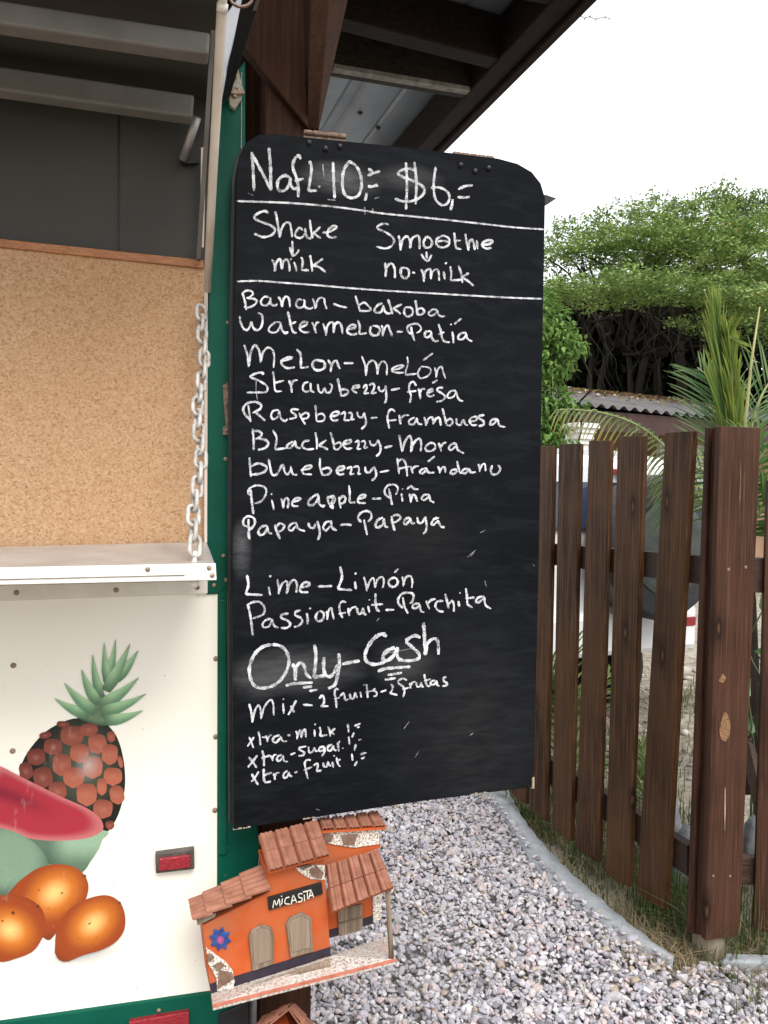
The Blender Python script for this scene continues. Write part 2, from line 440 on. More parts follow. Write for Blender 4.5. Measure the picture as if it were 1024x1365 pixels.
for x0, x1, ya, yb in ((311, 334, 1106.5, 1103), (628, 650, 1059.5, 1056.5), (404, 420, 1092.5, 1090)):
    x = x0; mb = MB()
    while x < x1:
        s = rnd.uniform(2, 5); e = min(x + s, x1); h = rnd.uniform(0.6, 2.4)
        y0_ = ya + (yb - ya) * (x - x0) / (x1 - x0); y1_ = ya + (yb - ya) * (e - x0) / (x1 - x0)
        mb.prism([T(x, y0_ - h, -0.0006), T(e, y1_ - h * 0.8, -0.0006), T(e, y1_ + .1, -0.0006), T(x, y0_ + .1, -0.0006)], NV * 0.008); x = e + rnd.uniform(0, 2)
    mb.build('chipped_edge', chip, board)
mb = MB()
for y in range(1036, 1050, 3):
    mb.prism([T(710.4, y, -.0006), T(712.6, y, -.0006), T(712.4, y + 3, -.0006), T(709, y + 3, -.0006)], NV * 0.006)
mb.build('chipped_edge', chip, board)
# hinges along the top and their bolts
rust = noisy('rusty_hinge_steel', (0.10, 0.055, 0.035), (0.30, 0.22, 0.17), 120, 0.6, 0.4, 0.4, 0.5)
bolt_m = noisy('black_bolt', (0.012, 0.012, 0.014), (0.03, 0.03, 0.034), 60, 0.3, 0.5)
for (x0, y0, x1, y1), bl in (((405, 176.5, 461, 182), ((412, 190), (434, 198), (453, 195))), ((604, 205.5, 658, 212), ((614, 220), (633, 228), (651, 224)))):
    a, b = T(x0, y0, 0.012), T(x1, y1, 0.012)
    h = MB().tube([a, b], 0.0042, 10).build('hinge', rust, board, smooth=False)
    mb = MB()
    for i in range(5):
        q = a.lerp(b, (i + .5) / 5); e = (b - a) * 0.075
        mb.tube([q - e, q + e], 0.0052, 10)
    mb.prism([a, b, b - Z * 0.02, a - Z * 0.02], NV * 0.002)
    mb.build('hinge_knuckle', rust, h)
    for px, py in bl:
        MB().lathe(T(px, py, 0.0), -NV, [(0.0052, -0.001), (0.0052, 0.0015), (0.0040, 0.0042), (0.0016, 0.0056)], 12).build('bolt', bolt_m, board, smooth=True)
# dark bracket that sticks out behind the right edge
MB().prism([T(715, 258, .02), T(729, 260, .02), T(742, 264.5, .02), T(729, 273, .02), T(715, 274, .02)], NV * 0.004).build('hanging_bracket', edge, board)

# ---- chalk strokes, traced letter by letter: (photo x0, y0, scale, width px, text)
CH = {}
CH['price_line'] = [(310, 180, 4.6545, 4.3, """120 105,128 220,134 347;122 118,180 225,238 342;238 345,236 200,226 78;355 262,320 252,285 280,280 325,300 348,335 335,355 290,360 262;357 266,362 310,385 335,398 322
424 150,410 128,385 150,375 200,395 260,408 320,408 385;385 285,442 270;478 160,490 200,482 280,470 345,/524 345;532 318,545 323;624 168,628 280,634 392
722 165,690 220,682 300,695 365,735 390,780 375,800 320,795 250,765 190,718 160;832 358,828 385,820 408;838 252,870 238,916 225;842 208,872 228;840 318,870 320,898 306;896 308,897 322"""),
 (510, 180, 4.6545, 3.8, """205 222,165 208,115 220,98 240,130 262,190 285,245 315,260 350,235 385,180 410,120 410,76 394;145 170,152 300,146 462;198 168,210 290,206 430
330 198,320 270,318 340,330 400,370 435,405 420,415 380,395 345,350 325,300 328;435 398,430 440,421 466;470 337,510 318,560 311;466 385,510 388,541 383""")]
CH['shake_heading'] = [(310, 270, 5.12, 3.4, """245 70,215 58,165 80,150 105,190 130,260 155,290 185,270 220,210 235,148 212;292 60,305 120,322 240;322 238,335 180,360 140,390 140,400 180,408 235
480 190,455 172,430 210,435 235,470 240,500 205,495 175;495 178,505 230,530 245,545 225;528 118,535 180,548 245;600 165,570 195,550 205,/602 245;615 205,660 200,710 170,690 158,655 185,650 225,680 240,712 232
408 262,413 365;392 305,402 340,415 368;455 320,440 345,418 365
268 388,285 420,290 470;288 470,300 410,325 388,335 430,336 455;336 455,350 400,375 390,388 430,390 470;420 405,432 440,436 470;394 384,402 389;468 372,480 400,472 460,/520 462;530 358,540 420,545 470;618 382,580 410,550 430,/590 440,637 476""")]
CH['smoothie_heading'] = [(490, 280, 5.12, 3.3, """145 100,115 92,70 110,75 130,130 155,178 195,170 240,120 262,58 248;212 173,222 220,225 277;225 272,238 205,270 180,290 215,290 262;290 262,305 195,345 175,355 210,355 267
395 190,382 225,395 255,430 250,440 215,420 188,392 186;510 175,472 200,475 240,515 255,555 235,555 195,520 175,498 180;478 215,520 210,558 220;592 153,598 210,605 255,640 268;590 210,637 208
668 163,675 210,690 277;688 270,695 215,715 205,728 240,732 272;745 205,752 267;780 238,830 232,855 215,830 205,790 220,785 245,810 262,847 258
402 283,405 332;368 300,385 330,410 352;438 305,425 330,412 350
120 358,125 410,122 457;122 450,135 385,165 365,185 400,187 464;228 395,228 440,250 465,280 450,280 410,255 395,226 398;305 425,326 429
367 403,380 440,385 490;385 480,395 420,430 405,432 472;432 470,445 420,480 408,490 482;520 420,528 474;530 368,541 357;565 383,572 430,568 480,/652 475;620 378,638 430,648 497;692 430,665 445,645 460,/680 480,724 517""")]
CH['banana_line'] = [(310, 380, 6.0235, 3.2, """80 63,100 130,112 200;75 70,110 45,150 48,165 70,140 95,110 105;120 105,170 110,195 130,175 160,120 182,93 172;290 95,255 95,228 130,240 160,280 160,305 120,300 98;302 100,310 150,340 165,360 150
368 93,390 130,400 177;398 170,412 110,435 92,455 115,462 177;560 120,530 115,510 150,525 180,565 175,580 135,570 116;575 130,585 175,620 190,647 178;643 108,660 150,665 192;668 185,680 130,705 102,735 110,742 150,757 192;808 149,860 168,920 181"""),
 (470, 380, 6.0235, 3.2, """23 86,40 140,62 214;50 165,90 140,120 160,148 195,120 208,65 208;240 145,205 160,178 195,190 220,230 215,245 168;245 160,260 210,285 228,307 225;285 115,305 170,320 233;398 153,360 170,325 185,/367 215,387 233
420 180,415 225,440 252,475 240,485 205,465 180,423 178;505 122,515 180,522 242;520 195,555 185,575 210,555 235,520 238;680 200,645 195,612 225,625 245,660 235,682 203;680 200,690 235,715 252,745 248""")]
CH['watermelon_line'] = [(310, 380, 6.0235, 3.3, """57 248,65 300,90 350,120 360,140 330,152 293;152 295,165 340,195 362,225 345,242 290,235 240,203 222;385 300,345 300,300 335,292 365,320 382,360 370,385 320,385 298;385 315,400 365,425 385,447 375
444 213,460 280,475 345,490 378,517 383;455 318,512 295;540 345,590 320,600 298,570 295,545 320,545 360,580 380,617 375;638 298,655 335,672 387;660 340,675 305,697 298
727 308,742 350,752 407;752 395,762 330,790 298,810 310,812 387;812 380,825 315,855 300,875 330,884 392;920 355,975 345,990 325,960 318,925 345,925 380,960 398,1002 390"""),
 (470, 380, 6.0235, 3.3, """44 282,58 330,55 395,/114 385;150 330,140 370,160 402,200 400,220 365,205 335,163 325;233 323,245 360,240 410;242 400,258 345,285 325,300 360,320 414;355 375,407 375
470 335,480 390,498 447;478 395,445 370,442 335,475 315,520 312,550 340,540 370,513 385;625 370,590 375,580 405,600 420,630 400,630 368;630 380,640 430,665 450,692 445;690 313,710 370,720 430,745 455,782 458;690 395,737 378;800 373,808 420,810 467;785 318,797 314;818 312,845 290,874 269
915 385,875 385,848 415,855 435,890 430,915 393;912 385,920 425,945 445,962 451""")]
CH['melon_line'] = [(310, 450, 6.0235, 3.4, """94 58,120 140,130 237;132 230,145 130,175 62,205 85,222 140,225 202;228 195,245 120,285 80,320 100,335 150,330 242;385 190,450 175,480 160,440 160,395 185,400 220,440 245,502 238
514 93,545 130,550 185,548 245,/610 235;660 180,642 215,660 255,700 262,740 240,735 195,700 185,658 180;767 178,790 220,788 277;790 265,805 205,835 185,848 220,864 251;893 205,972 205"""),
 (470, 460, 6.0235, 2.7, """74 88,100 160,108 247;110 240,120 160,155 125,190 150,200 237;200 235,215 160,245 130,275 160,275 242;315 200,370 190,412 165,370 165,325 185,320 210,360 222,414 220;440 93,445 150,430 200,425 240,/517 230
545 180,525 225,545 265,600 250,630 210,610 180,548 172;568 121,605 95,647 64;659 178,670 220,672 262;672 255,685 195,715 175,730 220,747 269""")]
CH['strawberry_line'] = [(310, 450, 6.0235, 3.2, """240 300,245 285,210 282,150 305,150 320,210 345,275 390,270 435,200 440,113 440;325 273,335 340,345 425,397 430;335 365,414 345;453 343,470 390,478 442;468 385,490 350,522 340
610 355,575 370,565 415,590 435,625 420,628 363;625 365,630 420,657 440;684 373,695 430,720 440,740 398;740 400,755 440,785 435,800 390,778 367;844 328,860 400,875 472;880 470,920 450,925 425,890 415,866 430;960 405,1010 400,1015 385,980 390,965 420,1000 447"""),
 (470, 460, 6.0235, 3.2, """84 347,105 320,115 345,90 390,/132 385;133 322,165 310,175 340,150 390,/192 380;209 328,215 360,240 372,262 348;265 323,270 380,270 440,256 469;310 361,382 347;512 327,490 295,460 310,455 360,470 410,460 464;438 376,512 368
529 348,540 390,545 434;540 385,555 355,582 352;600 385,640 370,640 355,610 365,600 395,625 412,657 400;640 306,682 279;727 340,690 345,680 365,715 385,745 415,720 445,673 455;830 365,790 370,762 405,775 425,815 410,832 368;832 375,845 420,865 445,890 449"""),
 (310, 450, 6.0235, 1.0, "190 350,190 430,200 500")]
CH['raspberry_line'] = [(315, 525, 5.12, 3.1, """82 78,90 130,98 192;98 180,60 140,48 100,75 65,130 55,170 75,160 105,113 130;125 120,160 150,197 183;290 110,255 115,238 145,250 172,280 160,295 118;292 115,305 165,330 185,352 172;427 108,385 105,375 120,400 140,408 160,363 172
429 128,445 165,472 210;440 150,470 130,495 140,485 165,448 172;540 78,545 130,548 187;550 145,585 135,605 160,590 185,548 188;645 155,690 145,700 125,665 125,645 155,660 182,697 178;711 141,740 125,742 155,735 180,/777 180;763 131,785 130,790 150,782 178,/807 172
825 123,835 155,860 160,870 133;872 128,885 180,880 215,853 241;918 166,964 161"""),
 (500, 530, 5.12, 3.1, """137 95,115 80,95 95,85 140,98 212;80 158,147 152;165 118,170 150,175 182;172 150,195 125,232 118;270 135,235 155,235 180,265 180,285 138;283 138,295 175,322 183;335 133,345 160,348 192;348 185,365 145,390 135,398 182;398 180,415 145,440 140,450 192
460 73,475 130,490 192;485 160,515 145,530 165,515 188,488 188;555 143,560 180,585 185,600 148;605 148,615 180,634 189;645 165,690 155,690 130,655 140,645 165,665 188,697 185;747 118,715 125,710 140,740 160,740 185,708 195;840 148,800 150,785 180,805 182,835 153;838 150,850 190,893 202""")]
CH['blackberry_line'] = [(315, 525, 5.12, 3.2, """112 238,118 310,120 382;105 265,140 252,175 270,160 295,130 310;150 305,200 315,220 340,195 370,148 382;249 248,275 300,265 380,/342 370;390 325,355 345,345 365,370 368,400 333;400 318,410 360,440 373;500 318,465 325,450 355,480 378,532 375
540 263,550 320,550 380;615 315,580 340,560 350,/595 365,627 381;644 263,660 320,670 377;672 345,705 330,715 355,695 378,668 378;730 345,775 335,780 315,745 322,730 350,755 375,792 370;809 331,835 322,835 350,825 378,/852 375;854 326,875 322,880 345,870 370,/897 362
910 318,920 345,945 350,965 323;965 313,985 360,980 400,956 427"""),
 (500, 530, 5.12, 3.2, """64 342,118 329;165 255,175 310,185 370;185 365,205 300,235 262,250 300,245 372;247 365,265 310,300 280,315 310,312 367;375 310,345 335,350 360,380 365,410 345,405 315,368 308;434 308,445 340,452 367;448 340,465 315,487 305
550 310,520 320,505 345,520 358,550 333;552 310,565 355,608 381""")]
CH['blueberry_line'] = [(315, 525, 5.12, 3.2, """90 433,95 500,100 567;100 495,150 475,205 495,200 525,160 545,103 552;221 443,232 500,245 550,275 550,300 510,315 478;320 478,330 530,350 550,370 520,372 493;372 498,385 545,417 553;440 520,500 510,515 490,480 492,455 515,460 545,517 550
572 438,572 500,590 557;585 515,625 505,648 525,625 550,588 555;685 525,730 515,735 495,700 500,685 525,705 550,737 545;754 511,785 500,785 525,775 550,/807 545;799 501,830 495,838 520,830 548,/852 545;880 498,885 530,910 535,935 503;940 493,955 540,950 570,923 593"""),
 (500, 530, 5.12, 3.0, """33 509,97 497;152 413,158 470,165 522;155 440,185 420,205 440,215 480,220 537;158 486,237 470;244 468,252 495,258 517;252 490,275 470,300 468;350 480,320 490,305 510,325 518,350 493;350 478,365 510,407 512;360 438,408 400
430 468,440 495,442 517;442 510,455 480,475 475,480 512;560 490,525 495,515 515,540 520,562 498;560 433,570 480,580 512,592 515;640 485,605 490,595 512,620 515,642 488;642 483,655 510,687 508;705 453,712 480,715 507;715 500,730 460,750 455,755 502;800 462,790 500,805 525,840 515,855 485,838 460""")]
CH['pineapple_line'] = [(315, 630, 6.0235, 3.2, """115 133,125 230,138 334;118 180,95 165,110 125,170 102,230 120,240 165,205 225,148 250;285 218,295 260,302 300;279 169,289 176;360 203,372 245,378 287;378 280,385 225,410 205,420 235,412 287;445 240,505 220,515 205,480 205,450 235,455 265,502 270
660 172,620 190,585 225,580 258,620 258,655 215,660 178;662 183,665 245,690 270,714 262;740 188,735 220,755 265,780 292;780 285,765 240,790 205,775 185,743 202;745 200,790 205,785 240,765 255;825 193,830 240,840 287;830 215,855 190,878 205,865 240,836 250;905 103,912 170,910 240,/957 240"""),
 (450, 630, 6.0235, 3.1, """165 215,220 195,222 180,190 182,165 210,170 240,227 245;278 210,352 208;412 128,425 190,438 260;420 205,385 175,380 135,410 100,460 98,485 125,475 165,463 175;514 168,522 232;521 128,525 135;578 168,585 205,588 242;588 235,600 185,620 180,642 233
558 132,590 108,615 130,652 134;735 175,695 180,675 210,700 220,735 188;735 176,745 220,777 241""")]
CH['papaya_line'] = [(315, 630, 6.0235, 3.3, """98 373,100 440,108 537;108 470,105 440,60 420,60 375,95 350,140 365,150 405,125 445,98 470,102 530;245 425,205 435,178 470,190 500,225 490,250 438;248 428,260 480,287 490;310 418,325 470,352 532;315 440,350 408,385 425,370 460,328 480
480 400,440 415,420 450,445 465,478 428;480 398,500 450,552 470;579 403,590 435,620 445,640 408;650 388,665 440,670 500,653 543;755 390,720 400,698 440,720 465,755 428;760 383,770 440,807 465;835 421,880 416,927 422"""),
 (450, 630, 6.0235, 3.4, """212 378,225 440,238 500;190 397,165 365,180 330,225 308,268 325,270 365,243 395;365 360,325 380,305 420,320 440,360 420,375 368;375 368,380 425,407 440;435 348,440 400,460 467;445 345,490 340,505 365,470 395,443 400
580 360,550 370,532 400,550 415,585 378;580 363,595 405,622 405;640 358,650 400,680 400,700 363;705 353,715 420,710 465,688 492;815 365,780 370,755 405,770 420,810 383;805 383,830 430,860 440""")]
CH['lime_line'] = [(315, 750, 5.689, 3.5, """82 93,92 170,70 238,/200 246;245 183,258 247;249 106,267 101;312 123,322 190,322 240;322 230,345 165,380 140,388 180,382 237;384 230,405 160,440 130,460 165,455 227;490 190,545 175,555 155,520 150,488 185,490 220,547 225;618 181,727 178
788 30,802 110,770 200,/880 208;900 143,908 202;898 86,912 79"""),
 (490, 750, 5.689, 3.1, """-28 108,-12 160,-6 217;-5 205,18 140,45 120,58 192;58 185,75 130,110 108,125 140,115 192;190 115,160 140,170 175,205 182,230 150,215 118,183 115;203 76,234 47;264 106,272 150,270 182;270 175,290 115,325 102,340 140,335 192""")]
CH['passionfruit_line'] = [(315, 750, 5.689, 3.4, """90 323,110 420,125 550;80 326,125 300,180 300,215 345,200 395,123 425;265 425,225 435,200 465,210 490,250 480,270 433;270 428,290 480,320 493;397 385,345 395,345 420,390 440,410 470,380 495,338 495;487 360,450 375,450 400,490 420,500 450,470 480,438 488
535 383,542 430,540 467;554 344,567 351;620 375,603 410,620 445,655 430,665 390,640 368,618 376;684 368,690 400,690 434;690 425,700 365,720 345,730 385,740 431;832 300,800 295,782 330,790 380,807 420;776 389,832 378;850 343,852 370,858 404;855 370,875 345,912 334;915 343,925 385,950 380,960 343;962 343,970 385,987 396"""),
 (490, 750, 5.689, 3.2, """4 328,15 380;11 279,17 285;60 233,60 300,70 350,92 371;28 321,117 314;136 359,202 357;268 263,280 330,307 386;270 345,235 310,235 270,270 232,330 230,350 255,335 300,318 305;395 310,355 315,340 340,370 345,400 318;395 316,405 365,430 378
445 288,455 320,470 352;455 315,480 285,517 274;575 290,530 295,515 330,540 365,577 372;589 236,605 300,615 347;610 320,640 290,655 320,655 372;690 290,695 334;699 227,705 233;745 193,755 260,760 315,797 341;743 271,812 264;885 255,840 265,820 295,845 300,885 268;885 260,895 320,938 351""")]
CH['cash_notice'] = [(315, 830, 6.4, 4.8, """300 185,220 210,150 280,112 390,130 500,180 550,260 555,350 515,420 430,450 330,430 250,380 200,308 185;480 348,500 400,505 497;500 480,515 380,550 340,580 370,600 440,640 475;668 188,680 270,675 360,660 465,/762 450;750 293,745 380,760 440,800 460,840 420,862 358;875 262,880 350,865 450,840 530,783 562"""),
 (450, 820, 6.4, 5.0, """40 418,110 402,190 390;420 182,380 160,320 190,265 260,235 340,250 395,310 420,380 408,412 393;490 275,430 300,390 345,395 385,440 380,490 330,510 273;512 273,510 340,525 375,552 370;708 192,660 175,605 200,590 230,640 275,695 330,690 370,620 388,518 385;735 62,742 180,750 342;750 330,770 240,820 200,855 220,860 280,862 337;343 479,420 455,622 440"""),
 (450, 820, 6.4, 3.6, "428 511,552 491;403 551,497 537"), (315, 830, 6.4, 4.6, "423 537,500 520,652 512"), (315, 830, 6.4, 3.8, "568 553,647 544;623 583,692 571")]
CH['mix_line'] = [(315, 830, 6.4, 3.2, """111 693,130 770,138 852;138 845,160 750,190 705,210 750,212 822;212 815,240 720,290 660,315 690,320 792;400 688,405 777;399 649,406 656;464 708,480 740,497 767;512 663,480 725,443 787;570 700,652 705;708 647,735 622,750 650,745 690,720 712,/787 712;872 572,850 565,840 600,850 660,855 727;833 651,882 639"""),
 (450, 820, 6.4, 3.0, """23 692,50 665,60 690,65 730,/97 714;104 668,115 710,140 705,152 665,167 706;195 653,203 702;221 591,229 597;248 588,254 650,258 707;236 656,302 644;327 625,308 640,335 660,330 685,308 693;368 656,417 639;453 592,470 600,465 640,445 665,/512 681
592 556,560 540,525 555,520 580,560 610,572 650,558 702;553 631,612 619;615 578,625 627;625 600,640 575,667 569;670 568,680 610,705 605,715 568;715 578,725 610,737 610;740 503,750 555,765 600,792 605;738 561,797 544;835 555,800 565,795 590,825 590,845 563;845 558,850 595,872 606;927 524,905 540,910 565,935 580,925 600,893 606""")]
CH['extra_milk_line'] = [(320, 950, 5.689, 3.0, """69 183,85 220,102 267;107 184,85 215,56 256;140 143,150 190,155 247;166 185,190 188;194 173,205 200,210 222;208 210,220 180,242 168;300 170,260 185,250 215,275 225,305 193;305 178,325 215,357 215;360 172,382 170;424 138,435 170,432 202;432 195,445 145,460 135,465 192;465 185,480 135,495 130,500 187;565 128,568 182;564 91,576 86;604 108,612 145,605 178,/662 168;667 103,680 140,685 180;722 119,690 145,/717 166
818 86,824 150;866 150,850 187;868 100,890 92,914 81;888 113,907 107""")]
CH['extra_sugar_line'] = [(320, 950, 5.689, 3.4, """66 338,95 370,127 417;132 323,100 365,60 414;170 286,180 340,182 407;163 346,227 324"""),
 (320, 950, 5.689, 2.9, """231 323,242 345,250 367;245 355,255 325,277 317;320 320,290 330,280 358,300 365,325 338;325 323,335 365,364 371;383 319,420 304;502 255,455 265,450 280,485 300,480 322,443 328;520 258,525 300,550 295,565 263;565 263,575 290,592 290;640 255,605 265,600 290,630 285,642 258;642 258,640 300,618 331;700 240,670 255,665 285,690 285,708 248;708 248,715 280,733 286;740 223,745 260,750 294;745 235,757 214;777 267,783 273
825 183,832 244;879 238,867 287;898 209,920 201""")]
CH['extra_fruit_line'] = [(320, 950, 5.689, 3.4, """88 463,115 510,137 547;142 446,115 490,86 524;180 423,180 480,190 525,237 522;173 476,242 454"""),
 (320, 950, 5.689, 3.0, """254 458,262 485,265 510;264 490,275 460,302 454;360 440,335 460,330 490,355 490,372 453;372 448,380 480,397 480;413 456,437 447;537 360,510 358,492 380,500 440,515 502;483 436,547 411;558 401,585 385,590 405,580 445,/620 437;630 378,640 410,660 405,668 368;670 373,680 400,692 400;700 373,708 417;711 331,717 324;732 338,742 385,760 410;728 370,762 354
848 310,855 364;889 368,869 404;913 319,935 308,960 304;918 346,935 345,947 329""")]
CH['upper_rule'] = [(0, 0, 1, 2.9, "316 268,345 269,375 270,400 271.5,440 275,480 280,510 284.5,550 288.5,590 292.5,640 298,685 303,725.5 305.8")]
CH['lower_rule'] = [(0, 0, 1, 2.4, "316 375,345 374.5,380 377,420 380,460 383.5,500 386.5,540 389,588 391.7,640 394.7,685 397,722.5 398.3")]
CH['chalk_scratches'] = [(300, 600, 2.327, 1.0, "752 332,778 310;762 330,772 318;792 256,808 248;806 405,811 425;955 355,962 360;470 530,480 520"), (300, 830, 2.327, 0.9, "555 330,572 306;760 350,770 342;600 400,590 418;283 578,294 582;500 95,590 78"),
 (310, 180, 4.6545, 2.0, "820 445,822 492;870 455,872 490;95 360,130 375;560 180,568 260;590 400,640 405;880 395,910 385")]

def chalk_mat():
    k = NT('white_chalk'); co = k.coord()
    f = k.noise(co, 620, 3, 0.75); g = k.noise(co, 70, 4, 0.6)
    a = k.n('ShaderNodeMath', operation='MULTIPLY_ADD'); k.l(g, a.inputs[0]); a.inputs[1].default_value = 0.75; k.l(f, a.inputs[2])
    al = k.ramp(a.outputs[0], [(0.66, g3(0.04)), (0.97, g3(0.95))])
    at_ = k.n('ShaderNodeAttribute'); at_.attribute_name = 'Col'
    mu = k.n('ShaderNodeMath', operation='MULTIPLY'); k.l(al, mu.inputs[0]); k.l(at_.outputs['Alpha'], mu.inputs[1])
    k.base((0.70, 0.71, 0.73)); k.set(0.95, 0.05); k.l(mu.outputs[0], k.b.inputs['Alpha']); return k.m
chalk = chalk_mat()
_si = 0
for nm, groups in CH.items():
    Vv, Ff, Cc = [], [], []
    for x0, y0, s, wd, txt in groups:
        for st in txt.replace('\n', ';').split(';'):
            st = st.strip()
            if not st: continue
            runs = [[]]
            for q in st.split(','):
                corner = q.strip().startswith('/'); xy = tuple(float(v) for v in q.replace('/', '').split())
                if corner: runs.append([runs[-1][-1]])
                runs[-1].append(xy)
            for run in runs:
                if len(run) < 2: continue
                _si += 1
                pts = catmull([(x0 + x / s, y0 + y / s) for x, y in run], 1.1)
                n = len(pts); tg = np.gradient(pts, axis=0); tg /= np.linalg.norm(tg, axis=1)[:, None] + 1e-9
                nr = np.stack([-tg[:, 1], tg[:, 0]], 1)
                ph = rng.uniform(0, 6.28, 3)
                i_ = np.arange(n)
                wv = wd * 0.45 * (1 + 0.13 * np.sin(i_ * 0.55 + ph[0]) + 0.10 * np.sin(i_ * 1.7 + ph[1]) + rng.normal(0, 0.07, n)) * rng.uniform(0.9, 1.08)
                e = np.minimum(i_, n - 1 - i_); wv *= np.clip(0.62 + 0.2 * e, 0, 1); wv *= 1 - 0.22 * rng.uniform() * (i_ / n)
                alp = np.clip(0.98 + 0.16 * np.sin(i_ * 0.13 + ph[2]), 0.72, 1.0) * (0.45 if nm == 'chalk_scratches' else (0.8 if wd < 1.5 else 1))
                b0 = len(Vv)
                for j in range(n):
                    off = -(0.0003 + (_si % 9) * 0.00006 + j * 0.000004)
                    a_ = pts[j] + nr[j] * wv[j]; c_ = pts[j] - nr[j] * wv[j]
                    Vv += [tuple(T(a_[0], a_[1], off)), tuple(T(c_[0], c_[1], off))]; Cc += [(1, 1, 1, alp[j])] * 2
                Ff += [(b0 + 2 * j, b0 + 2 * j + 1, b0 + 2 * j + 3, b0 + 2 * j + 2) for j in range(n - 1)]
                if nm == 'chalk_scratches':
                    link('chalk_scratch', np_mesh('chalk_scratch', Vv, Ff, Cc), chalk, board); Vv, Ff, Cc = [], [], []
    if not Vv: continue
    link('chalk_' + nm if not nm.startswith('chalk') else nm, np_mesh(nm, Vv, Ff, Cc), chalk, board)

# ================================================================== FOOD TRAILER
WT = 0.07                                   # trailer face behind the board's face
trailer = thing('food_trailer', 'cream and green food trailer with painted fruit and cork covered serving hatch', 'food trailer', tuple(L(-0.5, WT, 0)))
def cream_mat():
    k = NT('cream_panel_paint'); co = k.coord()
    a = k.noise(co, 1.8, 5, 0.6); b = k.noise(k.coord((30, 30, 6)), 2, 5, 0.7); s = k.noise(co, 55, 3, 0.6)
    c = k.ramp(a, [(0.3, (0.85, 0.81, 0.70)), (0.7, (0.88, 0.85, 0.76))])
    c = k.mix(k.ramp(b, [(0.62, g3(0)), (0.82, g3(0.25))]), c, (0.60, 0.54, 0.42))
    c = k.mix(k.ramp(s, [(0.72, g3(0)), (0.76, g3(0.6))]), c, (0.33, 0.27, 0.2))
    k.base(c); k.set(0.38, 0.4); k.bump(a, 0.15, 0.01); return k.m
cream = cream_mat()
def green_mat():
    k = NT('green_enamel'); co = k.coord()
    a = k.noise(co, 5, 5, 0.6); s = k.noise(k.coord((1, 1, 0.35)), 75, 4, 0.7)
    c = k.ramp(a, [(0.3, (0.0022, 0.055, 0.034)), (0.7, (0.0045, 0.088, 0.056))])
    c = k.mix(k.ramp(s, [(0.71, g3(0)), (0.75, g3(0.8))]), c, (0.42, 0.45, 0.38))
    k.base(c); k.set(0.32, 0.12); k.bump(a, 0.15, 0.006); return k.m
green = green_mat()
steel = noisy('scuffed_counter_metal', (0.36, 0.34, 0.32), (0.55, 0.53, 0.50), 12, 0.35, 0.5, 0.1, 0.25, (1, 1, 1))
whitep = noisy('chipped_white_paint', (0.62, 0.58, 0.52), (0.80, 0.78, 0.74), 30, 0.45, 0.4, 0.2)
beige = noisy('aged_beige_rod_paint', (0.50, 0.42, 0.34), (0.68, 0.61, 0.53), 18, 0.45, 0.4, 0.2, 0, (1, 1, 0.3))
dgrey = noisy('grey_hatch_lining', (0.042, 0.0395, 0.034), (0.058, 0.0545, 0.047), 3, 0.6, 0.3, 0.05)
rib_m = noisy('grey_hatch_rib_paint', (0.125, 0.119, 0.110), (0.18, 0.172, 0.16), 14, 0.55, 0.35, 0.1)
black = noisy('black_metal', (0.008, 0.008, 0.009), (0.018, 0.018, 0.019), 30, 0.45)
screw = noisy('rusty_screw_head', (0.14, 0.08, 0.045), (0.42, 0.33, 0.24), 240, 0.5, 0.4, 0.3, 0.4)

def slab(name, px, w0, th, mat, parent=trailer, bevel=0.0015):
    p = [T(x, y, w0) for x, y in px]
    return MB().prism(p, NV * th).build(name, mat, parent, bevel=bevel)
slab('front_panel', [(-1100, 839), (291.8, 790), (290.4, 1320.5), (-1100, 1517)], WT, 0.01, cream)
slab('panel_lip', [(-1100, 803), (277, 774), (277, 791.5), (-1100, 841)], WT - 0.006, 0.012, noisy('lip_paint', (0.66, 0.62, 0.53), (0.76, 0.73, 0.65), 20, 0.4))
slab('base_rail', [(-1100, 1518), (330, 1315), (331, 1420), (-1100, 1740)], WT - 0.004, 0.04, green, bevel=0.004)
slab('corner_post', [(290.2, 775), (309, 775), (346, 1130), (344, 1165), (318, 1175), (300, 1330), (289, 1330)], WT - 0.003, 0.05, green, bevel=0.003)
slab('corner_post', [(293, 120), (327.5, 80), (327, 400), (320, 774), (291, 792), (274, 793), (277, 740), (277.5, 420), (283, 300)], WT - 0.004, 0.05, green, bevel=0.003)
slab('corner_bead', [(321.5, 96), (322.8, 96), (322.2, 300), (320.9, 300)], WT - 0.0075, 0.004, noisy('worn_edge_paint', (0.12, 0.25, 0.18), (0.4, 0.45, 0.38), 60, 0.5))
slab('corner_step', [(293.5, 800), (303, 800), (302, 1140), (292.5, 1140)], WT - 0.008, 0.006, green)
slab('jamb_strip', [(272.5, 388), (277.5, 386), (276.5, 745), (272.5, 745)], WT - 0.003, 0.03, beige)
# chassis below
MB().box(L(-1.2, WT + 0.75, 0.26), U * 1.2, NV * 0.62, Z * 0.14).build('chassis', black, trailer)
# interior box behind the serving opening
wr = 0.095
ur = Lc(T(268, 345, WT))[0]
mb = MB()
mb.box(L(ur - 1.25, wr + 0.01, 1.80), U * 1.29, NV * 0.01, Z * 0.52)           # header board above the cork
mb.build('interior_lining', dgrey, trailer)
uc = Lc(T(318, 200, WT))[0]
MB().box(L(uc - 1.3, 0.85, 1.30), U * 1.295, NV * 0.72, Z * 0.78).build('trailer_shell', cream, trailer, bevel=.02)
b0 = hit(158.8, 140, L(0, wr, 0), NV); b1 = hit(157.6, 345, L(0, wr, 0), NV)
mb = MB(); mb.bar(b0 + Z * .2, b1 - Z * .3, U * 0.0009, NV * 0.002)
mb.build('lining_seam', black, trailer)
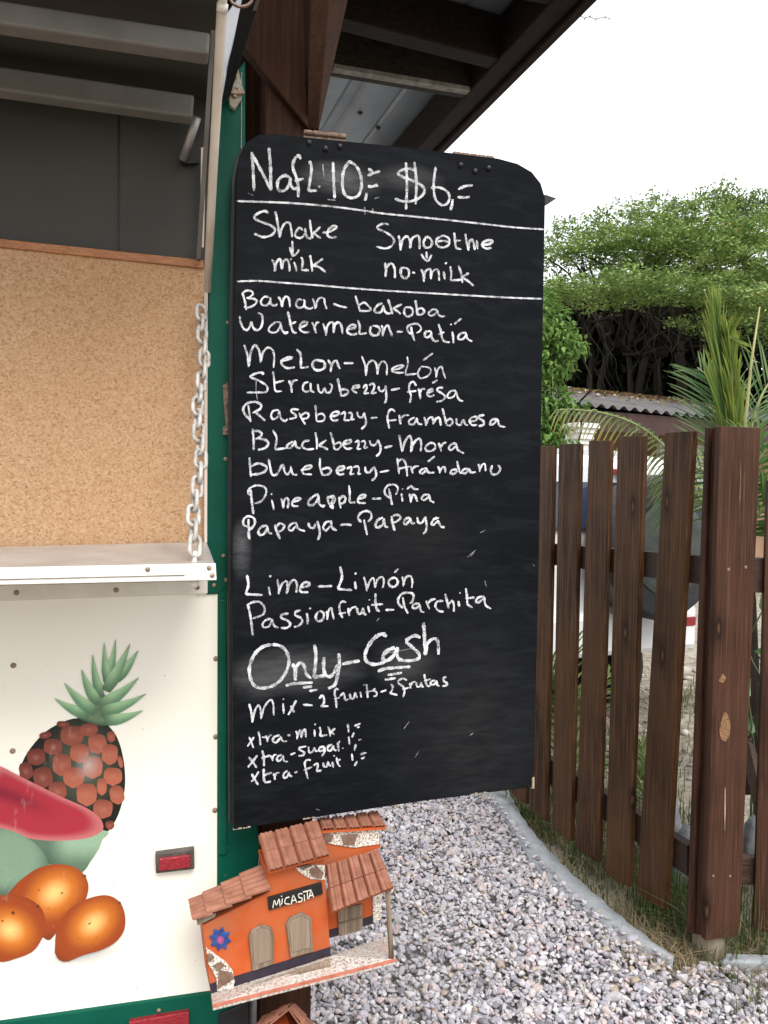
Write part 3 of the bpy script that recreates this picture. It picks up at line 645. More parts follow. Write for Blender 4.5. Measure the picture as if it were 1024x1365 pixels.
# raised hatch with two ribs
zr = 2.10
hz = 0.055
mb = MB()
ue = Lc(hit(262, 140, L(0, -0.0, 0), NV))[0]
mb.box(L(ue - 1.3, -0.16, zr + hz + 0.012), U * 1.33, NV * 0.25, Z * 0.012)
mb.build('hatch_lid', dgrey, trailer)
for wq, yA, yB, yC, yD, xe in ((0.0, 88, 126, 118, 156, 259), (-0.20, 0, 43, 29, 72, 280.5)):
    tl, tr_ = hit(0, yA, L(0, wq, 0), NV), hit(xe, yB, L(0, wq, 0), NV)
    bl, br = hit(0, yC, L(0, wq, 0), NV), hit(xe - 2, yD, L(0, wq, 0), NV)
    dl = (tl - tr_).normalized() * 0.9
    e1 = [tl + dl, tl + dl + NV * .035, bl + dl + NV * .035, bl + dl]; e2 = [tr_, tr_ + NV * .035, br + NV * .035, br]
    MB().hexa(e1, e2).build('hatch_rib', rib_m, trailer, bevel=0.004)
# side frame of the hatch, stay tube, prop rod and gas strut
sf = [T(281, 40, -0.2), T(287, 40, -0.2), T(268, 345, WT), T(262, 345, WT)]
MB().prism(sf, NV * 0.02).build('hatch_side_frame', noisy('side_frame_paint', (0.13, 0.12, 0.11), (0.19, 0.18, 0.165), 20, 0.6), trailer, bevel=0.001)
MB().tube([T(263, 156, .025), T(244, 213, 0.075)], 0.0075, 12).build('stay_tube', noisy('worn_steel_tube', (0.22, 0.21, 0.20), (0.42, 0.41, 0.39), 20, 0.35, 0.5, 0, 0.4), trailer, smooth=True)
MB().prism([T(239, 212, .078), T(259, 210, .078), T(265, 217, .078), T(243, 218, .078)], NV * .012).build('stay_bracket', black, trailer)
rod = MB().tube([T(276.5, 388, WT - .02), T(284, 230, WT - .15), T(296, 14, -.27), T(296.6, 8, -.274), T(299, -60, -.34)], [.0068, .0072, .0074, .0062, .0062], 14).build('prop_rod', beige, trailer, smooth=True)
MB().tube([T(296.0, 16, -.2715), T(296.9, 4, -.277)], .0079, 14).build('rod_collar', whitep, rod, smooth=True)
slab('hinge_slat', [(268, 196), (275, 196), (272, 330), (267, 330)], WT - .012, .01, beige)
slab('side_plate', [(300, 20), (330, -20), (306, 78), (296, 132)], -0.02, .004, noisy('bright_strut_plate', (0.25, 0.26, 0.28), (0.38, 0.39, 0.41), 9, 0.4, 0.5, 0, 0.3))
MB().hexa([T(324, -8, -.16), T(349, -8, -.16), T(349, -8, -.14), T(324, -8, -.14)], [T(295, 137, WT - .03), T(305, 133, WT - .03), T(305, 133, WT - .005), T(295, 137, WT - .005)]).build('gas_strut', black, trailer, bevel=.001)
MB().hexa([T(344, -8, -.165), T(349.5, -8, -.165), T(349, -8, -.15), T(344, -8, -.15)], [T(304, 116, WT - .035), T(308, 112, WT - .035), T(307.5, 113, WT - .015), T(304, 116, WT - .015)]).build('strut_edge', rib_m, trailer)
ringp = [T(322 + 15 * math.cos(a), -4 + 13 * math.sin(a), -.17) for a in np.linspace(0, 2 * math.pi, 28, endpoint=False)]
MB().tube(ringp, .0024, 8, closed=True).build('hanging_ring', rust, trailer, smooth=True)
br = MB().prism([T(306, 92, WT - .014), T(317, 88, WT - .014), T(325, 120, WT - .014), T(322, 132, WT - .014), T(313, 146, WT - .014), T(306, 140, WT - .014), T(304, 118, WT - .014)], NV * .012).build('strut_bracket', noisy('corroded_bracket', (0.20, 0.18, 0.13), (0.42, 0.38, 0.30), 110, 0.8, 0.2, 0.6), trailer, bevel=.002)
mb = MB()
for x, y in ((312, 104), (313, 128), (319, 121)): mb.lathe(T(x, y, WT - .014), -NV, [(.005, -.001), (.005, .002), (.003, .0045)], 8)
mb.prism([T(305, 119, WT - .02), T(326, 121, WT - .02), T(326, 125, WT - .02), T(305, 124, WT - .02)], NV * .007)
mb.build('bracket_bolt', screw, br)
# cork board filling the opening, with an orange wooden top rail
def cork_mat():
    k = NT('cork'); co = k.coord()
    v = k.voro(co, 330, 'Color'); sx = k.n('ShaderNodeSeparateColor'); k.l(v, sx.inputs[0])
    a = k.noise(co, 120, 4, 0.7); b = k.noise(co, 2.5, 4); d = k.noise(k.coord((1, 1, 1), (0, 0, 0), 0), 340, 2, 0.5)
    c = k.ramp(sx.outputs[0], [(0, (0.31, 0.172, 0.088)), (0.25, (0.42, 0.255, 0.14)), (0.7, (0.465, 0.295, 0.17)), (1, (0.52, 0.355, 0.225))])
    c = k.mix(k.ramp(a, [(0.60, g3(0)), (0.76, g3(0.55))]), c, (0.20, 0.10, 0.048))
    c = k.mix(k.ramp(d, [(0.70, g3(0)), (0.76, g3(0.7))]), c, (0.11, 0.05, 0.025))
    c = k.mix(k.ramp(b, [(0.35, g3(0.22)), (0.6, g3(0))]), c, (0.40, 0.20, 0.085))
    pv = k.voro(co, 34); c = k.mix(k.ramp(pv, [(.035, g3(.9)), (.06, g3(0))]), c, (.07, .035, .018))
    k.base(c); k.set(0.85, 0.15); k.bump(a, 0.4, 0.002); return k.m
slab('cork_board', [(-1100, 213), (275, 357), (275.5, 760), (-1100, 790)], WT + 0.018, 0.012, cork_mat())
slab('cork_top_rail', [(-1100, 203), (272, 346.5), (272, 357.5), (-1100, 214)], WT + 0.012, 0.02, wood('orange_pine', (0.20, 0.075, 0.03), (0.36, 0.14, 0.055), (0.45, 0.20, 0.09), 'X', (0, R(-5.5), -YAW), 0.5, 0.35, False))
# counter shelf hinged to the face, hung on the chain
ws = WT - 0.30
fl, fr = T(-900, 775, ws), T(286.5, 750.5, ws); gl, gr = T(-900, 799, ws), T(287.8, 773, ws)
kb = NV * 0.305
sh = MB().hexa([fl, fr, gr, gl], [fl + kb, T(276, 722, WT + .004), T(276, 736, WT + .004), gl + kb]).build('counter_shelf', steel, trailer, bevel=.002)
e = -NV * 0.004
MB().prism([fl + e, fr + e + U * .001, gr + e + U * .001, gl + e], NV * .0038).build('shelf_front', whitep, sh, bevel=.001)
gl2, gr2 = T(-420, 782, ws - .005), T(246, 766.2, ws - .005)
MB().prism([gl2, gr2, T(246, 767.3, ws - .005), T(-420, 783.3, ws - .005)], NV * .0009).build('shelf_groove', noisy('groove_dirt', (0.1, 0.08, 0.06), (0.25, 0.22, 0.18), 50, 0.8), sh)
def bolts(lst, wq, par, r=.0052, mat=screw, nm='screw'):
    for x, y in lst:
        MB().lathe(T(x, y, wq), -NV, [(r, -.001), (r, .0006), (r * .75, .0018), (r * .2, .0022)], 10).build(nm, mat, par, smooth=True)
bolts([(197, 759), (283, 767), (279, 757)], ws - .004, sh, .0036)
bolts([(22, 790), (155, 786.5), (263, 783)], WT - .006, trailer, .0046)
bolts([(18, 887), (17, 1001), (288, 878), (287.5, 982), (286.5, 1080)], WT, trailer, .0050)
bolts([(300, 515), (301, 612), (298, 741), (301.5, 773), (285.5, 780), (304, 430)], WT - .004, trailer, .0040)
lt = slab('latch_hasp', [(297, 516), (304, 508), (306, 520), (306, 580), (297, 580), (297.5, 570), (301, 566), (299, 545)], WT - .012, .008, rust)
bolts([(302.5, 516), (301.5, 574)], WT - .012, lt, .003)
# chain of white painted links
chain = None
pA, pB = T(259.5, 738, ws + .03), T(271.5, 410, WT - .012)
mb = MB().tube([T(259.5, 757, ws + .026), T(259.5, 742, ws + .028), T(260.5, 735, ws + .03)], .0032, 8); mb.lathe(T(259, 753, ws + .026), Z, [(.010, -.014), (.012, -.006), (.008, 0), (.004, .006)], 14)
mb.lathe(T(259, 776, ws + .02), -Z, [(.006, -.004), (.007, .003), (.004, .008)], 12)
hook = mb.build('chain_eye_bolt', whitep, trailer, smooth=True)
nlk = 19; axis = (pB - pA).normalized(); ll = (pB - pA).length / nlk
s1 = axis.cross(NV).normalized(); s2 = axis.cross(s1).normalized()
chm = noisy('grimy_white_chain', (0.24, 0.21, 0.18), (0.56, 0.53, 0.49), 55, 0.5, 0.4, 0.3, 0.1)
chain = bpy.data.objects.new('chain', None); COL.objects.link(chain); chain.parent = trailer
for i in range(nlk):
    c = pA + axis * ll * (i + .5); tw = R(25) + (R(90) if i % 2 else 0) + R(rnd.uniform(-14, 14)); sd_ = s1 * math.cos(tw) + s2 * math.sin(tw)
    hl, hw = ll * .5 + .0045 - .0085, .0085; pts = []
    c += s1 * (.004 * math.sin(i * .8))
    for a in np.linspace(-90, 90, 8): pts.append(c + axis * hl + axis * hw * math.cos(R(a)) + sd_ * hw * math.sin(R(a)))
    for a in np.linspace(90, 270, 8): pts.append(c - axis * hl + axis * hw * math.cos(R(a)) + sd_ * hw * math.sin(R(a)))
    MB().tube(pts, .0036, 8, closed=True).build('link', chm, chain, smooth=True)
# marker lights
redl = NT('red_lens'); v_ = redl.voro(redl.coord(), 240); redl.base(redl.ramp(v_, [(0, (0.13, 0.008, 0.012)), (0.6, (0.30, 0.02, 0.03))])); redl.set(0.2, 0.5); redl.bump(v_, .4, .002)
fr_ = slab('tail_light', [(207, 1139), (259, 1132), (259.5, 1159), (208, 1165)], WT - .014, .016, noisy('light_housing', (0.03, 0.025, 0.022), (0.11, 0.09, 0.08), 60, 0.6), bevel=.002)
slab('lens', [(212, 1145), (254, 1140), (254, 1157), (211.5, 1162)], WT - .019, .008, redl.m, fr_, .002)
rf = slab('reflector', [(172, 1363), (252, 1349), (252, 1400), (172, 1412)], WT - .014, .012, redl.m)
bolts([(212, 1347), (247.5, 1361)], WT - .006, trailer, .004)
# stand pipe and dark wheel guard under the corner
MB().tube([T(341, 1118, WT + .03), T(336, 1420, WT + .03)], .0075, 12).build('stand_pipe', noisy('galvanised_pipe', (0.3, 0.3, 0.29), (0.5, 0.5, 0.48), 30, .45, .5, 0, .4), trailer, smooth=True)
slab('wheel_guard', [(292, 1352), (320, 1340), (331, 1322), (333, 1400), (290, 1420)], WT - .008, .03, black)

# ---- fruit painted on the panel (a flat mural: thin paint layers)
FS = 2.967
def cp(x, y): return (x / FS, 840 + y / FS)
def mural_mat():
    k = NT('mural_paint'); a = k.n('ShaderNodeAttribute'); a.attribute_name = 'Col'; co = k.coord()
    f = k.noise(co, 190, 5, .7); g = k.noise(k.coord((1, 1, .4)), 46, 5, .7)
    c = k.mix(k.ramp(f, [(.35, g3(.35)), (.6, g3(0))]), a.outputs['Color'], (.10, .06, .05), 'MIX')
    c = k.mix(k.ramp(f, [(.35, g3(0)), (.7, g3(.22))]), a.outputs['Color'], (.55, .5, .45)) if False else k.mix(k.ramp(f, [(.30, g3(.13)), (.55, g3(0))]), a.outputs['Color'], (.08, .05, .045))
    c = k.mix(k.ramp(g, [(.60, g3(0)), (.80, g3(.28))]), c, (.62, .56, .5))
    k.base(c); k.set(.45, .25)
    ch = k.ramp(k.noise(co, 95, 4, .75), [(.70, g3(1)), (.73, g3(.15))]); mu = k.n('ShaderNodeMath', operation='MULTIPLY'); k.l(ch, mu.inputs[0]); k.l(a.outputs['Alpha'], mu.inputs[1]); k.l(mu.outputs[0], k.b.inputs['Alpha']); return k.m
paint = mural_mat()
_lay = [0]
def mural(name, outline, colf, rings=14, centre=None, parent=trailer, soft=False):
    _lay[0] += 1; w_ = WT - 0.0004 - _lay[0] * 0.00005
    o_ = catmull(outline + [outline[0]], 9)[:-1]; c = np.array(centre) if centre else o_.mean(0)
    t = np.linspace(0, 1, rings + 1)[1:]; vs = [tuple(c)]; n = len(o_)
    for q in t: vs += [tuple(c + (p - c) * q) for p in o_]
    V = [tuple(T(*cp(*p), w_)) for p in vs]
    rad = np.concatenate([[0], np.repeat(t, n)])
    Cc = [tuple(colf(p[0], p[1], r)) + ((1,) if not soft else (max(0, 1 - r) ** 1.3 * soft,)) for p, r in zip(vs, rad)]
    F3 = [(0, 1 + i, 1 + (i + 1) % n, 1 + (i + 1) % n) for i in range(n)]
    me = bpy.data.meshes.new(name)
    fs = [(0, 1 + i, 1 + (i + 1) % n) for i in range(n)]
    for k_ in range(rings - 1):
        a = 1 + k_ * n; b = a + n
        fs += [(a + i, b + i, b + (i + 1) % n, a + (i + 1) % n) for i in range(n)]
    me.from_pydata(V, [], fs); ca = me.color_attributes.new('Col', 'FLOAT_COLOR', 'POINT'); ca.data.foreach_set('color', np.array(Cc, np.float32).ravel())
    return link(name, me, paint, parent)
lerp = lambda a, b, t: tuple(x + (y - x) * t for x, y in zip(a, b))
def sm(a, b, x): t = min(max((x - a) / (b - a), 0), 1); return t * t * (3 - 2 * t)
def ell(cx, cy, rx, ry, rot=0, n=14, jit=0.0):
    r_ = R(rot); out = []
    for k_ in range(n):
        g = 2 * math.pi * k_ / n; q = 1 + rnd.uniform(-jit, jit); x, y = rx * math.cos(g) * q, ry * math.sin(g) * q
        out.append((cx + x * math.cos(r_) - y * math.sin(r_), cy + x * math.sin(r_) + y * math.cos(r_)))
    return out
def scale_(cx, cy, rx, ry):                # rounded four-sided pineapple scale with a small notch at its foot
    out = []; a0 = R(rnd.uniform(-14, 6))
    for k_ in range(20):
        g = 2 * math.pi * k_ / 20; c_, s_ = math.cos(g), math.sin(g)
        x = rx * math.copysign(abs(c_) ** .68, c_); y = ry * math.copysign(abs(s_) ** .72, s_)
        if k_ == 5: y *= 1.16
        q = 1 + rnd.uniform(-.03, .03); x *= q; y *= q
        out.append((cx + x * math.cos(a0) - y * math.sin(a0), cy + x * math.sin(a0) + y * math.cos(a0)))
    return out
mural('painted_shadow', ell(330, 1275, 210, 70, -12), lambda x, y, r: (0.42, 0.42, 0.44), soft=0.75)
pine = mural('painted_pineapple', [(330, 346), (270, 355), (190, 395), (130, 455), (90, 520), (78, 580), (100, 690), (200, 770), (300, 830), (400, 815), (450, 765), (480, 695), (495, 610), (490, 520), (470, 440), (440, 390), (400, 360)],
             lambda x, y, r: lerp((0.055, 0.07, 0.045), (0.008, 0.010, 0.007), sm(.25, 1, math.hypot((x - 330) / 190, (y - 540) / 230))))
for (cx, cy, rx, ry) in ((285, 415, 45, 38), (352, 392, 35, 25), (385, 448, 36, 38), (435, 490, 31, 39), (210, 460, 37, 31), (315, 485, 37, 36), (143, 500, 36, 32), (245, 530, 37, 42), (368, 540, 39, 42), (447, 577, 37, 34), (103, 555, 26, 33), (170, 580, 38, 40), (292, 580, 42, 39), (403, 618, 19, 33), (343, 648, 40, 43), (463, 650, 28, 36), (228, 635, 35, 36), (408, 705, 38, 36), (435, 770, 17, 17), (440, 420, 16, 21), (250, 372, 25, 12), (180, 415, 24, 13), (476, 520, 9, 24), (355, 745, 30, 26)):
    d = sm(60, 260, math.hypot(cx - 390, cy - 570))
    base = lerp((0.42, 0.120, 0.070), (0.17, 0.040, 0.030), d)
    mural('painted_eye', scale_(cx, cy, rx * 1.0, ry * .98), lambda x, y, r, b=base, cx=cx, cy=cy, ry=ry: lerp(lerp((0.40, 0.17, 0.12), b, sm(-.6, .6, r)), tuple(v * .62 for v in b), sm(-.1, 1.1, (cy - y) / ry)), 6, (cx, cy + ry * .15), parent=pine)
mural('painted_gloss', ell(350, 535, 60, 75, 20), lambda x, y, r: (0.78, 0.74, 0.70), soft=0.42, parent=pine)
mural('painted_leaf_base', [(290, 328), (320, 338), (345, 312), (378, 262), (395, 238), (412, 250), (425, 300), (430, 330), (425, 360), (458, 374), (400, 378), (340, 362), (305, 345)], lambda x, y, r: lerp((0.13, 0.20, 0.12), (0.05, 0.08, 0.045), sm(.6, 1, r)), parent=pine)
for (bx, by, tx, ty, wd, bend) in ((355, 335, 215, 270, 46, -14), (430, 190, 458, 35, 30, 4), (425, 210, 412, 48, 34, -4), (400, 262, 366, 95, 36, -10), (390, 292, 322, 155, 44, -12), (455, 200, 548, 79, 42, 8), (420, 240, 515, 54, 48, 8), (380, 325, 254, 209, 48, -16), (392, 300, 550, 187, 50, 16), (398, 325, 578, 252, 48, 16), (415, 358, 566, 318, 46, 14)):
    ax = np.array([tx - bx, ty - by], float); ln = np.linalg.norm(ax); ax /= ln; pr = np.array([-ax[1], ax[0]]); o1, o2 = [], []
    for s in np.linspace(0, 1, 9):
        ww = wd * .5 * (math.sin(math.pi * (.25 + .25 * s / .3)) if s < .3 else (1 - ((s - .3) / .7)) ** .85); cpt = np.array([bx, by]) + ax * ln * s - pr * bend * math.sin(math.pi * s) * (1 if tx > bx else -1) * -1 * (1 if bend > 0 else -1) * .6
        o1.append(tuple(cpt + pr * ww)); o2.append(tuple(cpt - pr * ww))
    ax0, pr0 = ax.copy(), pr.copy()
    def lc(x, y, r, bx=bx, by=by, ln=ln, ax=ax0, pr=pr0, wd=wd):
        s = ((x - bx) * ax[0] + (y - by) * ax[1]) / ln; q = ((x - bx) * pr[0] + (y - by) * pr[1]) / wd * (1 if pr[1] > 0 else -1)
        c = lerp((0.34, 0.54, 0.30), (0.13, 0.27, 0.15), sm(-.15, .5, q)); c = lerp((0.07, 0.14, 0.08), c, sm(-.05, .42, s)); return lerp(c, (0.22, 0.32, 0.24), sm(.75, 1.0, s))
    mural('painted_leaf', o1 + o2[-2::-1], lc, 8, parent=pine)
mel = mural('painted_melon_rind', [(60, 790), (405, 790), (403, 830), (390, 865), (360, 912), (325, 956), (270, 945), (200, 925), (120, 880)],
            lambda x, y, r: lerp(lerp((0.27, 0.40, 0.27), (0.10, 0.17, 0.11), sm(840, 940, y)), (0.05, 0.09, 0.06), sm(280, 180, x) * .8 + .5 * sm(900, 960, y) * .3))
mural('painted_melon_flesh', [(-330, 420), (-160, 476), (0, 538), (60, 568), (150, 613), (250, 662), (340, 702), (395, 742), (409, 782), (388, 806), (330, 826), (220, 833), (120, 824), (60, 800), (0, 782), (-160, 735), (-330, 640), (-400, 530), (-390, 450)],
      lambda x, y, r: lerp(lerp((0.36, 0.026, 0.042), (0.50, 0.15, 0.15), sm(.72, 1.0, r)), (0.19, 0.012, 0.028), .9 * math.exp(-(((y - (640 + .38 * x - 0)) / 30) ** 2)) * sm(260, 40, x)), 18, (150, 720), parent=mel)
mural('painted_melon', [(-230, 790), (-160, 770), (0, 784), (60, 799), (120, 829), (163, 868), (190, 916), (200, 965), (150, 1030), (90, 1070), (20, 1080), (-160, 1085), (-240, 1040), (-280, 940), (-270, 850)],
      lambda x, y, r: lerp((0.19, 0.29, 0.20), (0.07, 0.12, 0.08), sm(.55, 1.05, math.hypot((x - 20) / 190, (y - 900) / 150))))
def mango(name, out, c, rx, ry, rot):
    def f(x, y, r):
        a = R(rot); dx, dy = x - c[0], y - c[1]; u_, v_ = (dx * math.cos(a) + dy * math.sin(a)) / rx, (-dx * math.sin(a) + dy * math.cos(a)) / ry; d = math.hypot(u_, v_)
        k1 = lerp((0.86, 0.52, 0.18), (0.56, 0.165, 0.020), sm(.0, .5, d)); k1 = lerp(k1, (0.29, 0.052, 0.011), sm(.32, .88, d)); return lerp(k1, (0.14, 0.03, 0.012), sm(.95, 1.35, d) * .8)
    g = mural(name, out, f, 20)
    return g
m1 = mango('painted_mango', [(30, 1045), (80, 990), (150, 942), (220, 926), (290, 935), (335, 970), (350, 1020), (330, 1080), (270, 1135), (220, 1200), (190, 1226), (150, 1190), (90, 1110)], (215, 1040), 175, 130, -35)
m2 = mango('painted_mango', [(-135, 1150), (-100, 1085), (0, 1050), (60, 1047), (120, 1065), (165, 1102), (182, 1160), (170, 1212), (130, 1270), (60, 1300), (0, 1312), (-80, 1285), (-130, 1230)], (40, 1185), 150, 125, 20)
m3 = mango('painted_mango', [(217, 1275), (222, 1200), (250, 1132), (300, 1085), (370, 1055), (430, 1050), (475, 1077), (495, 1130), (490, 1190), (455, 1235), (400, 1265), (330, 1285), (265, 1311), (232, 1302)], (370, 1160), 165, 115, -40)
dk = lambda x, y, r: (0.03, 0.018, 0.012)
for m_, pts in ((m1, ((336, 972, 8, 7), (155, 1028, 7, 5), (190, 1100, 6, 5), (245, 1040, 9, 5))), (m2, ((150, 1092, 10, 8), (52, 1118, 9, 10), (10, 1150, 8, 6))), (m3, ((474, 1079, 7, 9), (355, 1160, 11, 3), (308, 1220, 5, 5), (382, 1218, 5, 5), (325, 1250, 5, 4)))):
    for (x, y, a, b) in pts: mural('painted_spot', ell(x, y, a * .7, b * .7, -30, 8), (lambda x, y, r: (0.30, 0.11, 0.025)) if a < 9.5 and b < 7 else (lambda x, y, r: (0.10, 0.04, 0.015)), 3, parent=m_)

# ================================================================== TIMBER CANOPY (post, braces, purlins, sheet roof)
brown_post = wood('stained_post_timber', (0.018, 0.0075, 0.0045), (0.040, 0.0165, 0.009), (0.070, 0.030, 0.016), 'Z')
brown_u = wood('stained_purlin_timber', (0.007, 0.0046, 0.004), (0.015, 0.0098, 0.0082), (0.028, 0.0185, 0.0155), 'X', (0, 0, -YAW), knots=False)
brown_w = wood('stained_rafter_timber', (0.008, 0.0048, 0.0046), (0.017, 0.0098, 0.0088), (0.030, 0.0175, 0.0155), 'Y', (0, 0, R(20)), knots=False)
canopy = thing('timber_canopy', 'dark brown timber canopy with sheet metal roof and a post behind the chalkboard', 'canopy', tuple(L(0.09, 0.17, 0)))
uA, uB = Lc(T(346, 1200, .12))[0], Lc(T(416, 1200, .12))[0]
MB().box(L((uA + uB) / 2, .17, 1.35), U * ((uB - uA) / 2), NV * .05, Z * 1.36).build('post', brown_post, canopy, bevel=.003)
MB().prism([T(326, 64, .10), T(411.5, 171, .10), T(406.5, 60, .10), T(402, -60, .10), T(300, -60, .10)], NV * .03).build('brace', brown_post, canopy, bevel=.003)
q0 = [T(409, 172, .115), T(425, 174, .115), T(425, 168, .16), T(411, 166, .16)]
q1 = [T(415, -60, -.10), T(444, -60, -.10), T(478, -60, -.04), T(440, -60, -.04)]
MB().hexa(q0, q1).build('brace', wood('stained_brace_timber', (0.028, 0.013, 0.008), (0.055, 0.026, 0.016), (0.085, 0.043, 0.027), 'Z'), canopy, bevel=.003)
zq = 2.45
def hz_(px, py, z): return hit(px, py, Vector((0, 0, z)), Z)
def purlin(x0, y0, x1, y1, h, th, mat=brown_u, ext0=0.35, ext1=0.0, z=zq):
    a, b = hz_(x0, y0, z), hz_(x1, y1, z); d = (b - a).normalized(); a -= d * ext0; b += d * ext1; n = Vector((-d.y, d.x, 0))
    return MB().hexa([a, a + n * th, a + n * th + Z * h, a + Z * h], [b, b + n * th, b + n * th + Z * h, b + Z * h]).build('purlin', mat, canopy, bevel=.003)
grey_wood = wood('weathered_purlin_timber', (0.016, 0.012, 0.010), (0.032, 0.025, 0.0205), (0.055, 0.044, 0.036), 'X', (0, 0, -YAW), knots=False)
purlin(445, 90, 628, 121, .100, .045, grey_wood)
a, b = hz_(445, 90, zq), hz_(632, 121.5, zq); nn_ = Vector((-(b - a).y, (b - a).x, 0)).normalized()
MB().hexa([a - nn_ * .003 - Z * .002, a + nn_ * .02 - Z * .002, a + nn_ * .02 + Z * .008, a - nn_ * .003 + Z * .008], [b - nn_ * .003 - Z * .002, b + nn_ * .02 - Z * .002, b + nn_ * .02 + Z * .008, b - nn_ * .003 + Z * .008]).build('edge_strip', noisy('pale_mottled_edge', (.10, .09, .08), (.42, .40, .37), 35, .8), canopy)  # separate pale mottled strip along the purlin's lower edge
purlin(462, 25, 668, 79, .100, .05, ext1=.02)
purlin(380, -78, 760, -10, .100, .05)
MB().box(L(uA - .02, .30, 1.5), U * .13, NV * .012, Z * 1.2).build('back_board', brown_post, canopy)
e0, e1 = hz_(572, 206, zq), hz_(775, -4, zq); d = (e1 - e0).normalized(); e1 += d * .35; e0 -= d * .4; e0.z -= .004; e1.z -= .004; n = Vector((d.y, -d.x, 0)); n = n if n.x > 0 else -n
MB().hexa([e0, e0 - n * .05, e0 - n * .05 + Z * .10, e0 + Z * .10], [e1, e1 - n * .05, e1 - n * .05 + Z * .10, e1 + Z * .10]).build('rafter', brown_w, canopy, bevel=.003)
MB().hexa([e0 + n * .004 - Z * .01, e0 + n * .024 - Z * .01, e0 + n * .024 + Z * .2, e0 + n * .004 + Z * .2], [e1 + n * .004 - Z * .01, e1 + n * .024 - Z * .01, e1 + n * .024 + Z * .2, e1 + n * .004 + Z * .2]).build('fascia_board', brown_w, canopy, bevel=.002)
# trapezoid sheet roof; ribs run along d
zs = zq + .105; vs = []; prof = [(0, 0), (.02, .022), (.05, .022), (.07, 0), (.155, 0), (.163, .006), (.172, 0), (.25, 0)]
acc = 0.0; line = []
while acc < 1.6:
    for s, h in prof[:-1]: line.append((acc + s, h))
    acc += .25
A_ = e0 + n * .03 - d * .3; B_ = e1 + n * .03
for s, h in line: vs += [tuple(Vector((A_.x, A_.y, zs + h)) - n * s), tuple(Vector((B_.x, B_.y, zs + h)) - n * s)]
fs = [(2 * i, 2 * i + 1, 2 * i + 3, 2 * i + 2) for i in range(len(line) - 1)]
mb = MB(); mb.add(vs, fs); mb.add([(x, y, z + .0015) for x, y, z in vs], [tuple(reversed(q)) for q in fs])
mb.build('roof_sheet', noisy('galvanised_roof_sheet', (0.19, 0.22, 0.26), (0.27, 0.305, 0.345), 7, .45, .5, .05, .3, (1, 1, 1)), canopy)
mb = MB()
for px, py in ((504, 170), (480, 150), (560, 160)): mb.lathe(hz_(px, py, zs), -Z, [(.008, -.002), (.008, .002), (.004, .007)], 8)
mb.build('roof_screw', bolt_m, canopy)
# thin barbed twig of wire hanging from the fascia
wp = [at(752, 17, 2.2), at(764, 20, 2.15), at(774, 20.5, 2.12), at(779, 24.5, 2.12), at(786, 22, 2.11), at(794, 25.5, 2.1), at(806, 22.5, 2.1), at(812, 24.8, 2.1)]
mb = MB().tube(wp, .0011, 6)
for q in wp[1:]: mb.tube([q - Z * .004, q + Z * .004 + U * .003], .0014, 5)
tag(mb.build('wire', bolt_m, origin=wp[0]), 'thin knotted wire sticking out from the canopy edge into the white sky', 'wire')

# ================================================================== MINIATURE HOUSE
HY = R(19)
HX0 = Vector((math.cos(HY), math.sin(HY), 0)); HN = Vector((-math.sin(HY), math.cos(HY), 0))
hp0 = at(345, 1245, 1.36)
def hc(x, y): return 240 + x / 3.413, 1070 + y / 3.413
def H(x, y, q=0.0):                      # crop pixel -> plane q metres behind the little front wall
    return hit(*hc(x, y), hp0 + HN * q, HN)
orange = noisy('orange_wall_paint', (0.62, 0.125, 0.025), (0.74, 0.19, 0.050), 22, .7, .25, .25, 0, bdist=.001)
def orange2():
    k = NT('sooty_orange_paint'); co = k.coord(); a = k.noise(co, 22, 6); b = k.noise(co, 11, 5, .65)
    c = k.ramp(a, [(.3, (.42, .070, .014)), (.7, (.54, .112, .028))]); c = k.mix(k.ramp(b, [(.42, g3(0)), (.72, g3(.75))]), c, (.22, .11, .06)); k.base(c); k.set(.7, .25); k.bump(a, .3, .001); return k.m
orange = orange2()
def tile_mat():
    k = NT('terracotta_tile'); co = k.coord(rnd=3.0); a = k.noise(co, 45, 5, .6)
    k.base(k.ramp(a, [(.25, (.20, .085, .055)), (.5, (.29, .125, .080)), (.8, (.37, .18, .125))])); k.set(.8, .2); k.bump(a, .4, .001); return k.m
tile = tile_mat()
navy = noisy('navy_skirting', (.018, .012, .022), (.035, .025, .038), 40, .7)
plaster = NT('speckled_plaster'); co = plaster.coord(); v_ = plaster.noise(co, 330, 3, .7); plaster.base(plaster.ramp(v_, [(.40, (.16, .12, .09)), (.50, (.62, .56, .48)), (.62, (.78, .74, .68))], 'LINEAR')); plaster.set(.9, .1); plaster.bump(v_, .5, .001); plaster = plaster.m
slabm = NT('dusty_slab'); co = slabm.coord(); v_ = slabm.noise(co, 240, 4, .7); b_ = slabm.noise(co, 16, 4); c_ = slabm.ramp(v_, [(.40, (.20, .16, .13)), (.47, (.46, .41, .37)), (.65, (.60, .55, .51))]); slabm.base(slabm.mix(slabm.ramp(b_, [(.45, g3(0)), (.7, g3(.5))]), c_, (.42, .26, .20))); slabm.set(.9, .1); slabm = slabm.m
stone = noisy('brown_flagstone', (.12, .07, .05), (.24, .15, .11), 60, .8, .2, .4)
doorw = wood('grey_driftwood', (.11, .078, .052), (.20, .148, .105), (.28, .215, .16), 'Z', (0, R(6), 0), .75, .2, False)
house = thing('miniature_house', 'small orange model house with terracotta roofs mounted on the brown post', 'model house', tuple(H(400, 880, .05)))
FWp = [(103, 560), (140, 866), (686, 697), (655, 255), (395, 310), (408, 405)]
MB().prism([H(*p) for p in FWp], HN * .085).build('front_wall', orange, house, bevel=.001)
e = -.0012
MB().prism([H(135, 826, e), H(142, 866, e), H(687, 694, e), H(684, 657, e)], HN * .001).build('skirting', navy, house)
